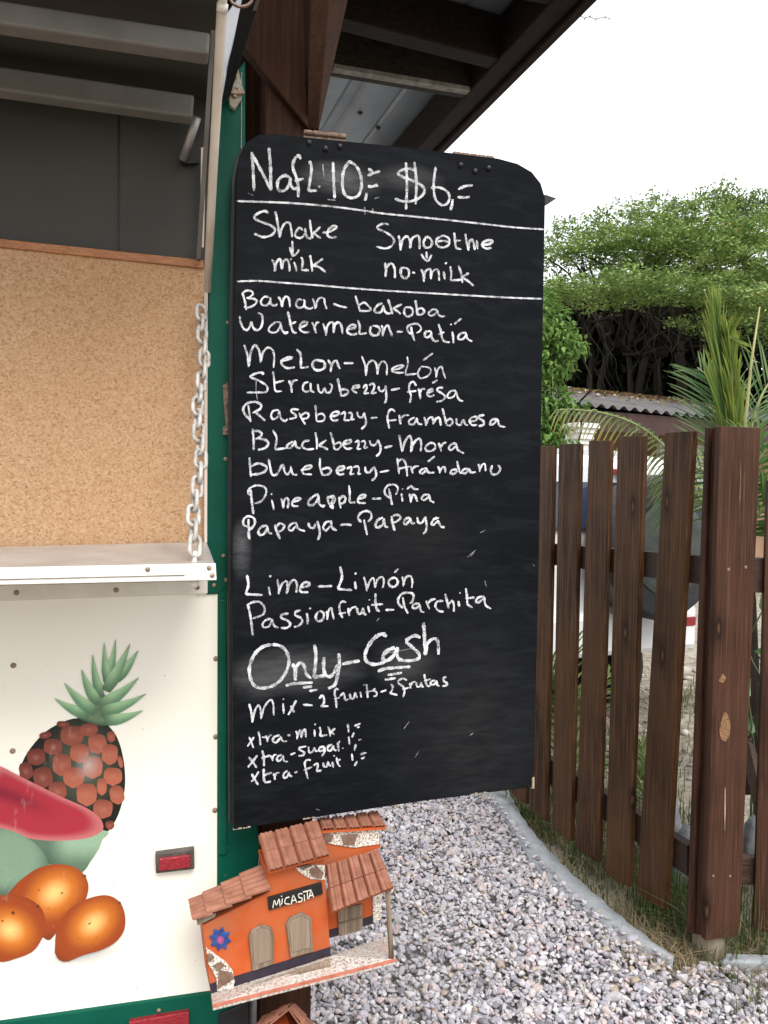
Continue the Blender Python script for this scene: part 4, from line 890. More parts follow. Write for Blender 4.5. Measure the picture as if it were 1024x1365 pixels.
MB().prism([H(118, 660, e - .002), H(160, 690, e - .002), H(205, 722, e - .002), H(240, 765, e - .002), H(250, 815, e - .002), H(243, 842, e - .002), H(170, 860, e - .002), H(166, 800, e - .002), H(130, 735, e - .002)], HN * .003).build('plaster_patch', plaster, house, bevel=.0006)
MB().prism([H(525, 297, e - .001), H(590, 285, e - .001), H(659, 283, e - .001), H(659, 352, e - .001), H(595, 348, e - .001), H(560, 330, e - .001)], HN * .002).build('plaster_patch', plaster, house, bevel=.0006)
for pl in ([(178, 765), (235, 775), (248, 800), (172, 850)], [(150, 745), (180, 728), (205, 740), (178, 768)], [(124, 690), (145, 690), (158, 705), (135, 728), (125, 718)], [(590, 305), (630, 295), (655, 320), (645, 348), (600, 335)], [(540, 292), (575, 283), (600, 288), (560, 308)]):
    MB().prism([H(*p, e - .005) for p in pl], HN * .0035).build('flagstone', stone, house, bevel=.0008)
for pl in ([(313, 612), (325, 585), (372, 558), (416, 570), (429, 612), (429, 735), (332, 768)], [(484, 556), (500, 527), (556, 503), (600, 526), (606, 680), (503, 707)]):
    dr = MB().prism([H(*p, -.006) for p in pl], HN * .0065).build('door', doorw, house, bevel=.0012)
    c = np.array(pl).mean(0); inn = [tuple(c + (np.array(p) - c) * .80) for p in pl]
    MB().prism([H(*p, -.0075) for p in inn], HN * .002).build('door_board', doorw, dr, bevel=.0008)
sg = MB().prism([H(400, 434, -.005), H(645, 364, -.005), H(651, 415, -.005), H(405, 491, -.005)], HN * .005).build('sign', noisy('black_sign_paint', (.006, .006, .006), (.014, .013, .012), 40, .5), house, bevel=.0006)
mb = MB(); lt_ = "423 478,430 446,439 466,451 440,456 470;463 462,466 438;461 427,463 428;497 430,481 437,478 458,498 462;506 462,516 424,531 454;510 448,526 442;557 414,541 417,542 431,556 436,553 449,538 452;567 447,566 421;561 407,597 398;579 404,581 438;586 437,597 404,608 431;590 425,603 421"
for i, st in enumerate(lt_.split(';')):
    p = catmull([tuple(float(v) for v in q.split()) for q in st.split(',')], 4) if i not in (2,) else np.array([(461, 426), (464, 427)])
    for a, b in zip(p[:-1], p[1:]):
        dd = (b - a) / (np.linalg.norm(b - a) + 1e-9); nn_ = np.array([-dd[1], dd[0]]) * 2.0; ee = -.0062 - .00004 * i; a = a - dd * .8; b = b + dd * .8
        mb.prism([H(*(a + nn_), ee), H(*(b + nn_), ee), H(*(b - nn_), ee), H(*(a - nn_), ee)], HN * .0011)
mb.build('sign_lettering', noisy('cream_sign_letters', (.66, .63, .52), (.80, .78, .70), 80, .6), sg)
st_ = []
for i in range(16):
    r_ = (56 if i % 2 == 0 else 38); a = 2 * math.pi * i / 16 + .2; st_.append((184 + r_ * .92 * math.cos(a), 622 + r_ * math.sin(a)))
fl_ = MB().prism([H(*p, -.003) for p in st_], HN * .003).build('painted_flower', noisy('blue_flower_paint', (.012, .022, .13), (.035, .09, .28), 130, .5), house, bevel=.0008)
mb = MB()
for i in range(6):
    a = math.pi * i / 6 + .3
    for s in (1,):
        dx, dy = math.cos(a), math.sin(a); ee = -.0036 - .00008 * i
        mb.prism([H(184 + dx * 17 - dy * 1.5, 625 + dy * 20 + dx * 1.5, ee), H(184 - dx * 17 - dy * 1.5, 625 - dy * 20 + dx * 1.5, ee), H(184 - dx * 17 + dy * 1.5, 625 - dy * 20 - dx * 1.5, ee), H(184 + dx * 17 + dy * 1.5, 625 + dy * 20 - dx * 1.5, ee)], HN * .0007)
mb.build('flower_centre', noisy('pink_paint', (.40, .05, .16), (.55, .13, .26), 100, .5), fl_)
# right wing, set back
q = .035
MB().prism([H(640, 470, q), H(880, 425, q), H(884, 545, q), H(690, 612, q), H(640, 612, q)], HN * .05).build('wing_wall', orange, house)
MB().prism([H(678, 580, q - .001), H(720, 568, q - .001), H(724, 604, q - .001), H(680, 616, q - .001)], HN * .001).build('skirting', navy, house)
MB().prism([H(828, 530, q - .001), H(882, 512, q - .001), H(885, 548, q - .001), H(830, 566, q - .001)], HN * .001).build('skirting', navy, house)
MB().prism([H(878, 425, q - .004), H(918, 420, q - .004), H(918, 530, q - .004), H(880, 545, q - .004)], HN * .05).build('plaster_patch', plaster, house)
wn = MB().prism([H(718, 492, q - .006), H(830, 462, q - .006), H(833, 578, q - .006), H(724, 610, q - .006)], HN * .006).build('window', doorw, house, bevel=.001)
mb = MB(); mb.prism([H(773, 478, q - .008), H(779, 476, q - .008), H(781, 594, q - .008), H(775, 596, q - .008)], HN * .0025); mb.prism([H(720, 550, q - .0082), H(832, 519, q - .0082), H(832, 524, q - .0082), H(720, 555, q - .0082)], HN * .0025)
mb.build('window_bar', noisy('window_bar_wood', (.10, .075, .05), (.16, .12, .09), 50, .8), wn)
MB().prism([H(648, 110, .045), H(906, 105, .045), H(912, 205, .045), H(690, 285, .045), H(655, 290, .045)], HN * .04).build('upper_wall', orange, house)
MB().prism([H(652, 135, .0425), H(905, 118, .0425), H(908, 188, .0425), H(790, 205, .0425), H(700, 190, .0425), H(655, 180, .0425)], HN * .0026).build('plaster_patch', plaster, house)
for pl in ([(735, 150), (808, 143), (795, 195), (745, 190)], [(656, 145), (700, 150), (690, 178), (656, 180)]):
    MB().prism([H(*p, .0395) for p in pl], HN * .003).build('flagstone', stone, house, bevel=.0008)
# base slab
MB().prism([H(142, 868, .0), H(690, 697, .0), H(945, 605, .075), H(985, 714, -.045), H(150, 925, -.045)], (0, 0, -.008)).build('base_slab', slabm, house, bevel=.0008)
MB().prism([H(149, 924, -.0455), H(986, 713, -.0455), H(988, 722, -.0455), H(150, 934, -.0455)], HN * .004).build('slab_edge', noisy('faded_orange_edge', (.36, .10, .06), (.55, .2, .13), 60, .8), house)
MB().prism([H(310, 832, -.012), H(684, 706, -.02), H(684, 736, -.024), H(560, 768, -.024), H(300, 838, -.014)], (0, 0, -.004)).build('step', doorw, house)
MB().tube([H(945, 395, -.03), H(953, 560, -.032), H(963, 715, -.035)], .0047, 10).build('porch_post', doorw, house, smooth=True)

def tiled(ridge0, ridge1, eave1, eave0, cols, rows, along=True, lip=.0046, parent=None, base=None):
    """roof slope of half-round tiles between four 3D corners"""
    a, b, c, d_ = map(Vector, (ridge0, ridge1, eave1, eave0)); nrm = (b - a).cross(d_ - a).normalized()
    if nrm.z < 0: nrm = -nrm
    rf_ = MB().prism([a - nrm * .004, b - nrm * .004, c - nrm * .004, d_ - nrm * .004], nrm * .003).build('roof', base or orange, parent)
    P = lambda u_, v_: a.lerp(b, u_).lerp(d_.lerp(c, u_), v_)
    for rw in range(rows):
        v0, v1 = rw / rows - (.02 if rw else 0), (rw + 1) / rows + .03
        lift = (rows - rw) * .0 + .0012; l1 = lift + .003
        for cl in range(cols):
            u0, u1 = cl / cols, (cl + 1) / cols; vs = []; n_ = 9; jt = rnd.uniform(-.006, .006); jl = rnd.uniform(-.0006, .0006)
            for vv, lf in ((v0 + jt, lift), (v1 + jt, l1)):
                for k_ in range(n_):
                    s = k_ / (n_ - 1); x = u0 + (u1 - u0) * (.035 + .93 * s); hgt = abs(math.sin(math.pi * s * 3)) ** .7 * lip if cols * rows < 20 else math.sin(math.pi * s) * lip
                    vs.append(P(x, vv) + nrm * (lf + hgt + jl))
            nb = len(vs); vs += [p - nrm * .0025 for p in vs]
            fs = [(k_, k_ + 1, n_ + k_ + 1, n_ + k_) for k_ in range(n_ - 1)] + [(nb + k_, nb + n_ + k_, nb + n_ + k_ + 1, nb + k_ + 1) for k_ in range(n_ - 1)]
            fs += [(n_ + k_, n_ + k_ + 1, nb + n_ + k_ + 1, nb + n_ + k_) for k_ in range(n_ - 1)] + [(k_, nb + k_, nb + k_ + 1, k_ + 1) for k_ in range(n_ - 1)]
            fs += [(0, n_, nb + n_, nb), (n_ - 1, nb + n_ - 1, nb + 2 * n_ - 1, 2 * n_ - 1)]
            MB().add(vs, fs).build('tile', tile, rf_)
    return rf_
tiled(H(357, 150, .06), H(628, 85, .06), H(682, 240, -.022), H(402, 316, -.022), 4, 2, parent=house)
tiled(H(662, 290, .03), H(905, 215, .03), H(972, 385, -.04), H(690, 500, -.04), 5, 2, parent=house)
tiled(H(630, 82, .075), H(905, 46, .075), H(938, 112, .035), H(645, 130, .035), 5, 1, parent=house)
# left lean-to: stepped ribbed tiles running down to the left
for i in range(4):
    t0, t1 = i / 4, (i + 1) / 4 + .06
    bk = lambda t: H(378 + (42 - 378) * t, 283 + (450 - 283) * t, .055); ft = lambda t: H(414 + (58 - 414) * t, 390 + (535 - 390) * t, -.014)
    a, b, c, d_ = bk(t0), bk(min(t1, 1)), ft(min(t1, 1)), ft(t0); nrm = (b - a).cross(d_ - a).normalized(); nrm = nrm if nrm.z > 0 else -nrm
    P = lambda s, v: a.lerp(b, s).lerp(d_.lerp(c, s), v); vs = []; n_ = 31; dn = -i * .0006
    for s, lf in ((0, .0015), (1, .0055)):
        for k_ in range(n_): vs.append(P(s, k_ / (n_ - 1)) + nrm * (lf + dn + .0042 * abs(math.sin(math.pi * k_ / (n_ - 1) * 5)) ** .8))
    nb = len(vs); vs += [p - nrm * .004 for p in vs]
    fs = [(k_, k_ + 1, n_ + k_ + 1, n_ + k_) for k_ in range(n_ - 1)] + [(nb + k_, nb + n_ + k_, nb + n_ + k_ + 1, nb + k_ + 1) for k_ in range(n_ - 1)]
    fs += [(n_ + k_, n_ + k_ + 1, nb + n_ + k_ + 1, nb + n_ + k_) for k_ in range(n_ - 1)] + [(0, n_, nb + n_, nb), (n_ - 1, nb + n_ - 1, nb + 2 * n_ - 1, 2 * n_ - 1)]
    MB().add(vs, fs).build('roof_tile', tile, house)
MB().prism([H(80, 560, -.004), H(160, 520, -.004), H(165, 500, -.004), H(75, 535, -.004)], HN * .02).build('eave_board', doorw, house)
# mount between the model and the post
MB().box(house.location + NV * .075 + Z * .09, U * .03, NV * .045, Z * .03).build('mount_block', brown_post, house)

# second little model lower on the post, only its roof in the picture
h2 = thing('miniature_house', 'second model house under the orange one with only its tiled roof peak showing', 'model house', tuple(T(385, 1375, .03)))
def K(x, y, w_): return T(240 + x / 3.413, 1070 + y / 3.413, w_)
tiled(K(512, 922, .06), K(494, 932, -.02), K(345, 1050, -.045), K(388, 988, .05), 4, 3, parent=h2, base=tile)
tiled(K(514, 921, .06), K(497, 931, -.02), K(600, 1075, -.03), K(606, 1030, .06), 4, 2, parent=h2, base=tile)
MB().prism([K(495, 1010, .0), K(560, 1080, .0), K(570, 1250, .0), K(395, 1250, .0), K(395, 1075, .0)], NV * .06).build('wall', orange, h2)

# ================================================================== PICKET FENCE
picket_w = wood('stained_picket', (0.0085, 0.0045, 0.0024), (0.034, 0.0148, 0.0066), (0.125, 0.060, 0.027), 'Z', (0, 0, 0), .5, .12, True)
post_w = wood('stained_fence_post', (0.013, 0.0056, 0.0035), (0.036, 0.0150, 0.0090), (0.092, 0.042, 0.025), 'Z', (0, 0, 0), .55, .14, True, .8, kax='X')
rail_w = wood('stained_rail', (0.012, 0.006, 0.004), (0.028, 0.014, 0.009), (0.05, 0.026, 0.017), 'X', (0, 0, R(109)), .55, .3, False)
fence = thing('picket_fence', 'dark brown stained wooden picket fence with leaning boards and a boxed corner post', 'fence', tuple(C0))
FP = C0 + FD * 0.05                               # picket front plane passes here
def G(px, py, s=0.0): return hit(px, py, FP + FN * s, FN)
for pl in ([(887, 576.5), (923.5, 574.5), (886, 1214), (868, 1204), (852, 1192), (849, 1186)],
           [(823.5, 581.5), (857.5, 581), (838, 1182), (822, 1176), (807, 1161)],
           [(785, 587.5), (812.5, 587), (796.5, 1150), (780, 1140), (767.5, 1128)],
           [(745, 592), (772, 591.5), (760, 1122), (748, 1112), (736, 1101)],
           [(713, 595), (737, 594.5), (727, 1094), (716, 1087), (706, 1079)],
           [(687, 598), (707, 597.6), (700, 1072), (690, 1066), (682, 1058)],
           [(664, 600), (681, 600), (676, 1050), (668, 1046), (661, 1040)],
           [(643, 602), (658, 602), (654, 1033), (647, 1029), (641, 1024)]):
    MB().prism([G(*p) for p in pl], FN * .021).build('picket', picket_w, fence, bevel=.0016)
_pp = hit(650, 620, FP, FN)
for k_ in range(1, 7):
    b_ = _pp + FD * .19 * k_; zt_ = 1.64 - .004 * k_ + .008 * math.sin(k_ * 2.3)
    MB().prism([Vector((b_.x, b_.y, zt_)) - FD * .068, Vector((b_.x, b_.y, zt_)) + FD * .068, Vector((b_.x, b_.y, .10)) + FD * .075, Vector((b_.x, b_.y, .06)), Vector((b_.x, b_.y, .09)) - FD * .06], FN * .021).build('picket', picket_w, fence, bevel=.0016)
def grail(y0a, y1a, xa, y0b, y1b, xb, nm='rail'):
    a, b = [G(xa, y0a, .022), G(xa, y1a, .022)], [G(xb, y0b, .022), G(xb, y1b, .022)]
    dv = (b[0] - a[0]); a = [p - dv * 1.9 for p in a]
    MB().hexa([a[0], a[0] + FN * .035, a[1] + FN * .035, a[1]], [b[0], b[0] + FN * .035, b[1] + FN * .035, b[1]]).build(nm, rail_w, fence, bevel=.002)
grail(725, 752, 736, 741, 779, 935)
grail(1011, 1048, 731, 1127, 1168, 916)
# boxed corner post: two cladding boards round a bare round post
top, bot = at(960.5, 568, 2.40), at(941, 1254, 2.40)
def edge(px0, py0, px1, py1, n): # top/bottom points where those pixels meet the vertical plane through the corner with normal n
    return hit(px0, py0, top, n), hit(px1, py1, bot, n)
lt0, lb0 = edge(939.5, 570, 914.5, 1243, FN); rt0, rb0 = edge(1014.5, 570, 986, 1247, FD)
w1 = -FN * 0 + FD * .0
MB().hexa([top, rt0, rt0 + FD * .022, top + FD * .022], [bot, rb0, rb0 + FD * .022, bot + FD * .022]).build('post_board', post_w, fence, bevel=.002)
o1 = FN * .006; s_ = FD * .0225
l1a, l1b = (top + s_).lerp(lt0, .56), (bot + s_).lerp(lb0, .56)
MB().hexa([top + s_ + o1 * 2, l1a + o1 * 2, l1a + FN * .02, top + s_ + FN * .02], [bot + s_ + o1 * 2, l1b + o1 * 2, l1b + FN * .02, bot + s_ + FN * .02]).build('post_board', post_w, fence, bevel=.001)
l2a, l2b = l1a.lerp(lt0, .06), l1b.lerp(lb0, .06)
MB().hexa([l2a, lt0 + FD * .0, lt0 + FN * .022, l2a + FN * .022], [l2b, lb0, lb0 + FN * .022, l2b + FN * .022]).build('post_board', post_w, fence, bevel=.002)
MB().hexa([rt0 + s_ - FN * .022, rt0 + s_ , rt0 + s_ + FD * .09, rt0 + s_ - FN * .022 + FD * .09], [rb0 + s_ - FN * .022, rb0 + s_, rb0 + s_ + FD * .09, rb0 + s_ - FN * .022 + FD * .09]).build('post_board', post_w, fence, bevel=.002)
barem = wood('bare_round_post', (.13, .10, .065), (.26, .21, .145), (.36, .31, .23), 'Z', (0, 0, 0), .85, .15, False)
pc = Vector((bot.x, bot.y, 0)) + FD * .070 + FN * .074
MB().tube([pc - Z * .1, pc + Z * .05, pc + Z * .32], [.050, .049, .048], 24).build('round_post', barem, fence, smooth=True)
mb = MB()
for px, py in ((971.5, 759), (994.5, 756)): mb.lathe(hit(px, py, top, FD), -FD, [(.005, -.002), (.005, .0004), (.002, .0012)], 8)
for px, py in ((951, 1168), (973.5, 1168)): mb.lathe(hit(px, py, top, FD), -FD, [(.004, -.002), (.004, .0004), (.002, .0012)], 8)
mb.build('post_screw', screw, fence)
# resin run, knot hole and split on the post board
resin = noisy('orange_knot_wood', (.07, .03, .014), (.34, .19, .09), 210, .5, .4, .5)
for nm, pl in (('knot', [(959, 975), (962, 960), (966, 949), (970, 952), (974, 965), (973, 980), (967, 989), (961, 985)]), ('k2', [(958, 908), (964, 898), (968, 903), (964, 911)])):
    MB().prism([hit(x, y, top - FD * .0008, FD) for x, y in pl], FD * .003).build('knot', resin, fence)
MB().prism([hit(x, y, top - FD * .0007, FD) for x, y in ((966.5, 1050), (967.3, 1050), (967.6, 1080), (966.4, 1108), (965.8, 1080))], FD * .002).build('split', noisy('pale_split', (.25, .18, .12), (.42, .33, .24), 90, .8), fence)
# return section running to the right, behind the post
RD = Vector((0.98, -0.18, 0)).normalized(); RNm = Vector((0.18, 0.98, 0)).normalized(); rp0 = rt0 + RNm * .09
def Rt(px, py, s=0.0): return hit(px, py, rp0 + RNm * s, RNm)
rail2 = wood('stained_return_rail', (0.022, 0.010, 0.007), (0.055, 0.028, 0.019), (0.10, 0.056, 0.04), 'X', (0, 0, R(-10)), .55, .3, False)
for ya, yb, yc, yd in ((743, 789, 745, 791), (1143, 1179, 1150, 1186)):
    a = [Rt(975, ya, .022), Rt(975, yb, .022)]; b = [Rt(1300, yc + 7, .022), Rt(1300, yd + 7, .022)]
    MB().hexa([a[0], a[0] + RNm * .035, a[1] + RNm * .035, a[1]], [b[0], b[0] + RNm * .035, b[1] + RNm * .035, b[1]]).build('rail', rail2, fence, bevel=.002)
for x in (1022, 1085, 1148, 1211, 1274):
    pl = [(x + 1, 640), (x + 40, 641), (x + 26, 1240), (x + 2, 1243), (x - 17, 1238)] if x == 1022 else [(x + 2, 600), (x + 40, 600), (x + 24, 1240), (x - 14, 1240)]
    MB().prism([Rt(*p) for p in pl], RNm * .021).build('picket', post_w, fence, bevel=.0016)

# ================================================================== GRASS and yard bits
leafm = attr_mat('leaf', .5, .15, .28); treeleaf = attr_mat('tree_leaf', .6, .06, .16)
def blades(pos, h, wd, lean, cols, rng, seg=3):
    """grass blades: pos (n,3), arrays h, wd; returns V,F,C"""
    n = len(pos); az = rng.uniform(0, 6.283, n); ln = np.abs(rng.normal(0, lean, n)); fw = az + rng.normal(0, .4, n)
    t = np.linspace(0, 1, seg + 1); V = np.empty((n, (seg + 1) * 2, 3)); 
    for i, s in enumerate(t):
        off = ln * h * s ** 2; cx = pos[:, 0] + np.cos(az) * off; cy = pos[:, 1] + np.sin(az) * off; cz = pos[:, 2] + h * s * (1 - .35 * np.minimum(ln, 1.4) * s)
        ww = wd * (1 - s ** 1.5) * .5 + .0002
        V[:, 2 * i] = np.stack([cx - np.sin(fw) * ww, cy + np.cos(fw) * ww, cz], 1); V[:, 2 * i + 1] = np.stack([cx + np.sin(fw) * ww, cy - np.cos(fw) * ww, cz], 1)
    f = np.array([[2 * i, 2 * i + 1, 2 * i + 3, 2 * i + 2] for i in range(seg)]); F = (f[None] + (np.arange(n) * (seg + 1) * 2)[:, None, None]).reshape(-1, 4)
    C = np.ones((n, (seg + 1) * 2, 4)); C[:, :, :3] = cols[:, None, :]
    return V.reshape(-1, 3), F, C.reshape(-1, 4)
def colr(n, a, b, rng, var=.15):
    t = rng.uniform(0, 1, (n, 1)); return np.clip((np.array(a) * (1 - t) + np.array(b) * t) * rng.uniform(1 - var, 1 + var, (n, 1)), 0, 1)
rng = np.random.default_rng(21)
# strip between kerb and fence
n_ = 9000; s = rng.uniform(-.25, 2.1, n_); fx = C0.x + FD.x * s; fy = C0.y + FD.y * s
off = rng.uniform(-.26, .34, n_); px_, py_ = fx + FN.x * off, fy + FN.y * off
kp_ = np.array([(p[0], p[1]) for p in kc_r]); 
near = np.interp(py_, kp_[::-1, 1] if kp_[0, 1] > kp_[-1, 1] else kp_[:, 1], kp_[::-1, 0] if kp_[0, 1] > kp_[-1, 1] else kp_[:, 0])
clump = np.sin(s * 9 + off * 14) * np.sin(s * 5.3 - off * 11) + rng.normal(0, .5, n_)
ok = (px_ > near - .012) & (clump > -.35); px_, py_, off = px_[ok], py_[ok], off[ok]; n_ = len(px_)
hh = rng.uniform(.03, .11, n_) * (.55 + 1.0 * np.clip(off + .15, 0, .4) / .3)
cols = np.where(rng.uniform(0, 1, (n_, 1)) < .38, colr(n_, (.26, .20, .11), (.36, .29, .18), rng), colr(n_, (.045, .075, .022), (.085, .12, .04), rng))
zz = np.array([terrain(x, y) for x, y in zip(px_, py_)])
V, F, C = blades(np.stack([px_, py_, zz], 1), hh, rng.uniform(.002, .0045, n_), .9, cols, rng)
parts_ = [(V, F, C)]
# taller tufts on the yard side and dry straw round the post foot
n_ = 2000; s = rng.uniform(-.3, 2.4, n_); off = np.abs(rng.normal(.12, .16, n_)) + .03; px_, py_ = C0.x + FD.x * s + FN.x * off, C0.y + FD.y * s + FN.y * off
ok = np.sin(s * 7.0) + np.sin(s * 17 + 1) + rng.normal(0, .4, n_) > -.2; px_, py_ = px_[ok], py_[ok]; n_ = len(px_)
zz = np.array([terrain(x, y) for x, y in zip(px_, py_)])
parts_.append(blades(np.stack([px_, py_, zz], 1), rng.uniform(.08, .30, n_), rng.uniform(.003, .006, n_), .55, colr(n_, (.05, .085, .025), (.11, .15, .05), rng), rng))
n_ = 900; px_ = pc.x + rng.normal(-.05, .15, n_); py_ = pc.y + rng.normal(-.03, .07, n_); ok = (np.abs(px_ - pc.x + .01) > .055) | (py_ > pc.y); px_, py_ = px_[ok], py_[ok]; n_ = len(px_); zz = np.full(n_, .0)
parts_.append(blades(np.stack([px_, py_, zz], 1), rng.uniform(.02, .065, n_), rng.uniform(.0015, .003, n_), 1.6, colr(n_, (.26, .19, .11), (.42, .34, .22), rng), rng))
# sparse yard weeds
n_ = 5000; cx = rng.uniform(.6, 4.0, 90); cy = rng.uniform(2.3, 5.5, 90); w_ = rng.integers(0, 90, n_); px_, py_ = cx[w_] + rng.normal(0, .09, n_), cy[w_] + rng.normal(0, .09, n_)
ok = (px_ - C0.x) * FN.x + (py_ - C0.y) * FN.y > .25; px_, py_ = px_[ok], py_[ok]; n_ = len(px_); zz = np.array([terrain(x, y) for x, y in zip(px_, py_)])
parts_.append(blades(np.stack([px_, py_, zz], 1), rng.uniform(.04, .16, n_), rng.uniform(.003, .006, n_), .8, colr(n_, (.07, .10, .03), (.20, .19, .09), rng), rng))
def join(ps):
    k_ = 0; Vs, Fs, Cs = [], [], []
    for V, F, C in ps: Vs.append(V); Fs.append(F + k_); Cs.append(C); k_ += len(V)
    return np.vstack(Vs), np.vstack(Fs), np.vstack(Cs)
V, F, C = join(parts_)
o = link('grass', np_mesh('grass', V, F, C), leafm); o['kind'] = 'stuff'; tag(o, 'short weedy green and straw coloured grass along the foot of the picket fence', 'grass')

# loose yard pebbles and litter beyond the fence
n_ = 2600; px_, py_ = rng.uniform(.6, 4.5, n_), rng.uniform(2.2, 5.6, n_); ok = (px_ - C0.x) * FN.x + (py_ - C0.y) * FN.y > .18; px_, py_ = px_[ok], py_[ok]; n_ = len(px_)
iv1, if1 = ico(1); PV = np.empty((n_, len(iv1), 3)); PC = np.ones((n_, len(iv1), 4))
for i in range(n_):
    sz_ = .012 * math.exp(rng.normal(0, .5)); PV[i] = iv1 * np.array([1.2, .9, .55]) * rng.uniform(.7, 1.2, 3) * sz_ + (px_[i], py_[i], terrain(px_[i], py_[i]) + sz_ * .2)
PC[:, :, :3] = colr(n_, (.22, .17, .13), (.5, .46, .42), rng, .2)[:, None, :]
o = link('yard_pebbles', np_mesh('yard_pebbles', PV.reshape(-1, 3), (if1[None] + (np.arange(n_) * len(iv1))[:, None, None]).reshape(-1, 3), PC.reshape(-1, 4)), kp.m, smooth=True); o['kind'] = 'stuff'
tag(o, 'scattered brown and grey pebbles on the bare yard beyond the fence', 'pebbles')

# grey rocks seen between the last picket and the post
rockm = noisy('grey_rock', (.12, .13, .14), (.33, .34, .35), 12, .9, .15, .8, bdist=.02)
for i, (px, py, D, s, lab) in enumerate(((903, 1040, 3.05, .075, 'large grey rock beside the fence post, uppermost of the heap'), (912, 1078, 2.95, .06, 'grey rock in the middle of the heap by the fence post'), (898, 1098, 2.9, .05, 'small grey rock at the foot of the heap near the last picket'), (1004, 1085, 3.0, .06, 'grey rock seen to the right of the fence post'), (862, 1050, 3.2, .055, 'grey rock glimpsed between the two nearest leaning pickets'))):
    c = at(px, py, D); q = iv.copy(); r2 = np.random.default_rng(40 + i)
    for _ in range(9):
        d_ = r2.normal(size=3); d_ /= np.linalg.norm(d_); h = r2.uniform(.4, .8); s3 = q @ d_; q -= np.outer(np.maximum(s3 - h, 0) * .95, d_)
    gz_ = terrain(c.x, c.y); q = q * np.array([1.15, 1, max(.8, (c.z - gz_) / s * .9)]) * s + (c.x, c.y, gz_ + s * .4)
    o = link('rock', np_mesh('rock', q, if_), rockm, origin=(c.x, c.y, gz_)); tag(o, lab, 'rock', 'rocks behind the fence')
# old plank leaning in the yard
a, b = at(998, 1002, 3.1), at(1012, 1062, 2.95)
o = MB().bar(a + (a - b) * .6, b + (b - a) * 1.2, U * .012, NV * .03).build('plank', rail2, origin=tuple(b)); tag(o, 'thin brown plank leaning on the ground right of the fence post', 'plank')

# ================================================================== PLANTS
def leaf_mesh(c, dirv, up, ln, wd, cols, fold=.25, curl=.2, droop=True):
    """n leaves as 6-vertex folded blades: base, 2 side pairs, tip"""
    n = len(c); dirv = dirv / np.linalg.norm(dirv, axis=1)[:, None]; side = np.cross(dirv, up); side /= np.linalg.norm(side, axis=1)[:, None] + 1e-9; nr = np.cross(side, dirv)
    ln = ln[:, None]; wd = wd[:, None]
    P = [c, c + dirv * ln * .35 + side * wd * .5 + nr * wd * fold, c + dirv * ln * .35 - side * wd * .5 + nr * wd * fold, c + dirv * ln * .4 + nr * 0, c + dirv * ln * .72 + side * wd * .33 + nr * (wd * fold * .6 - ln * curl * .3), c + dirv * ln * .72 - side * wd * .33 + nr * (wd * fold * .6 - ln * curl * .3), c + dirv * ln - nr * ln * curl]
    mid2 = c + dirv * ln * .74 - nr * ln * curl * .45; P.append(mid2)
    V = np.stack(P, 1); f = np.array([[0, 3, 1, 1], [0, 2, 3, 3], [1, 3, 7, 4], [2, 5, 7, 3], [4, 7, 6, 6], [5, 6, 7, 7]])
    f = np.array([[0, 3, 1], [0, 2, 3], [1, 3, 7], [1, 7, 4], [3, 2, 7], [2, 5, 7], [4, 7, 6], [7, 5, 6]])
    F = (f[None] + (np.arange(n) * 8)[:, None, None]).reshape(-1, 3); C = np.ones((n, 8, 4)); C[:, :, :3] = cols[:, None, :]
    return V.reshape(-1, 3), F, C.reshape(-1, 4)
def quadleaf(c, dirv, up, ln, wd, cols):
    n = len(c); dirv = dirv / np.linalg.norm(dirv, axis=1)[:, None]; side = np.cross(dirv, up); side /= np.linalg.norm(side, axis=1)[:, None] + 1e-9
    ln = ln[:, None]; wd = wd[:, None]; V = np.stack([c - dirv * ln * .5, c + side * wd * .5, c + dirv * ln * .5, c - side * wd * .5], 1)
    F = np.arange(4 * n).reshape(n, 4); C = np.ones((n, 4, 4)); C[:, :, :3] = cols[:, None, :]; return V.reshape(-1, 3), F, C.reshape(-1, 4)
bark = wood('rough_bark', (.006, .005, .004), (.016, .0125, .010), (.036, .028, .023), 'Z', (0, 0, 0), .95, .1, False)

def bough(mb, a, b, r0, r1, rng, wob=.06, n=7):
    a, b = np.array(a), np.array(b); ln = np.linalg.norm(b - a); t = np.linspace(0, 1, n)[:, None]; p = a * (1 - t) + b * t; p[1:-1] += rng.normal(0, wob * ln, (n - 2, 3)); p[:, 2] += .06 * ln * np.sin(np.pi * t[:, 0])
    pp = catmull([tuple(q) for q in p], ln / 14); k_ = len(pp); mb.tube([Vector(q) for q in pp], [r0 + (r1 - r0) * i / (k_ - 1) for i in range(k_)], 7); return pp

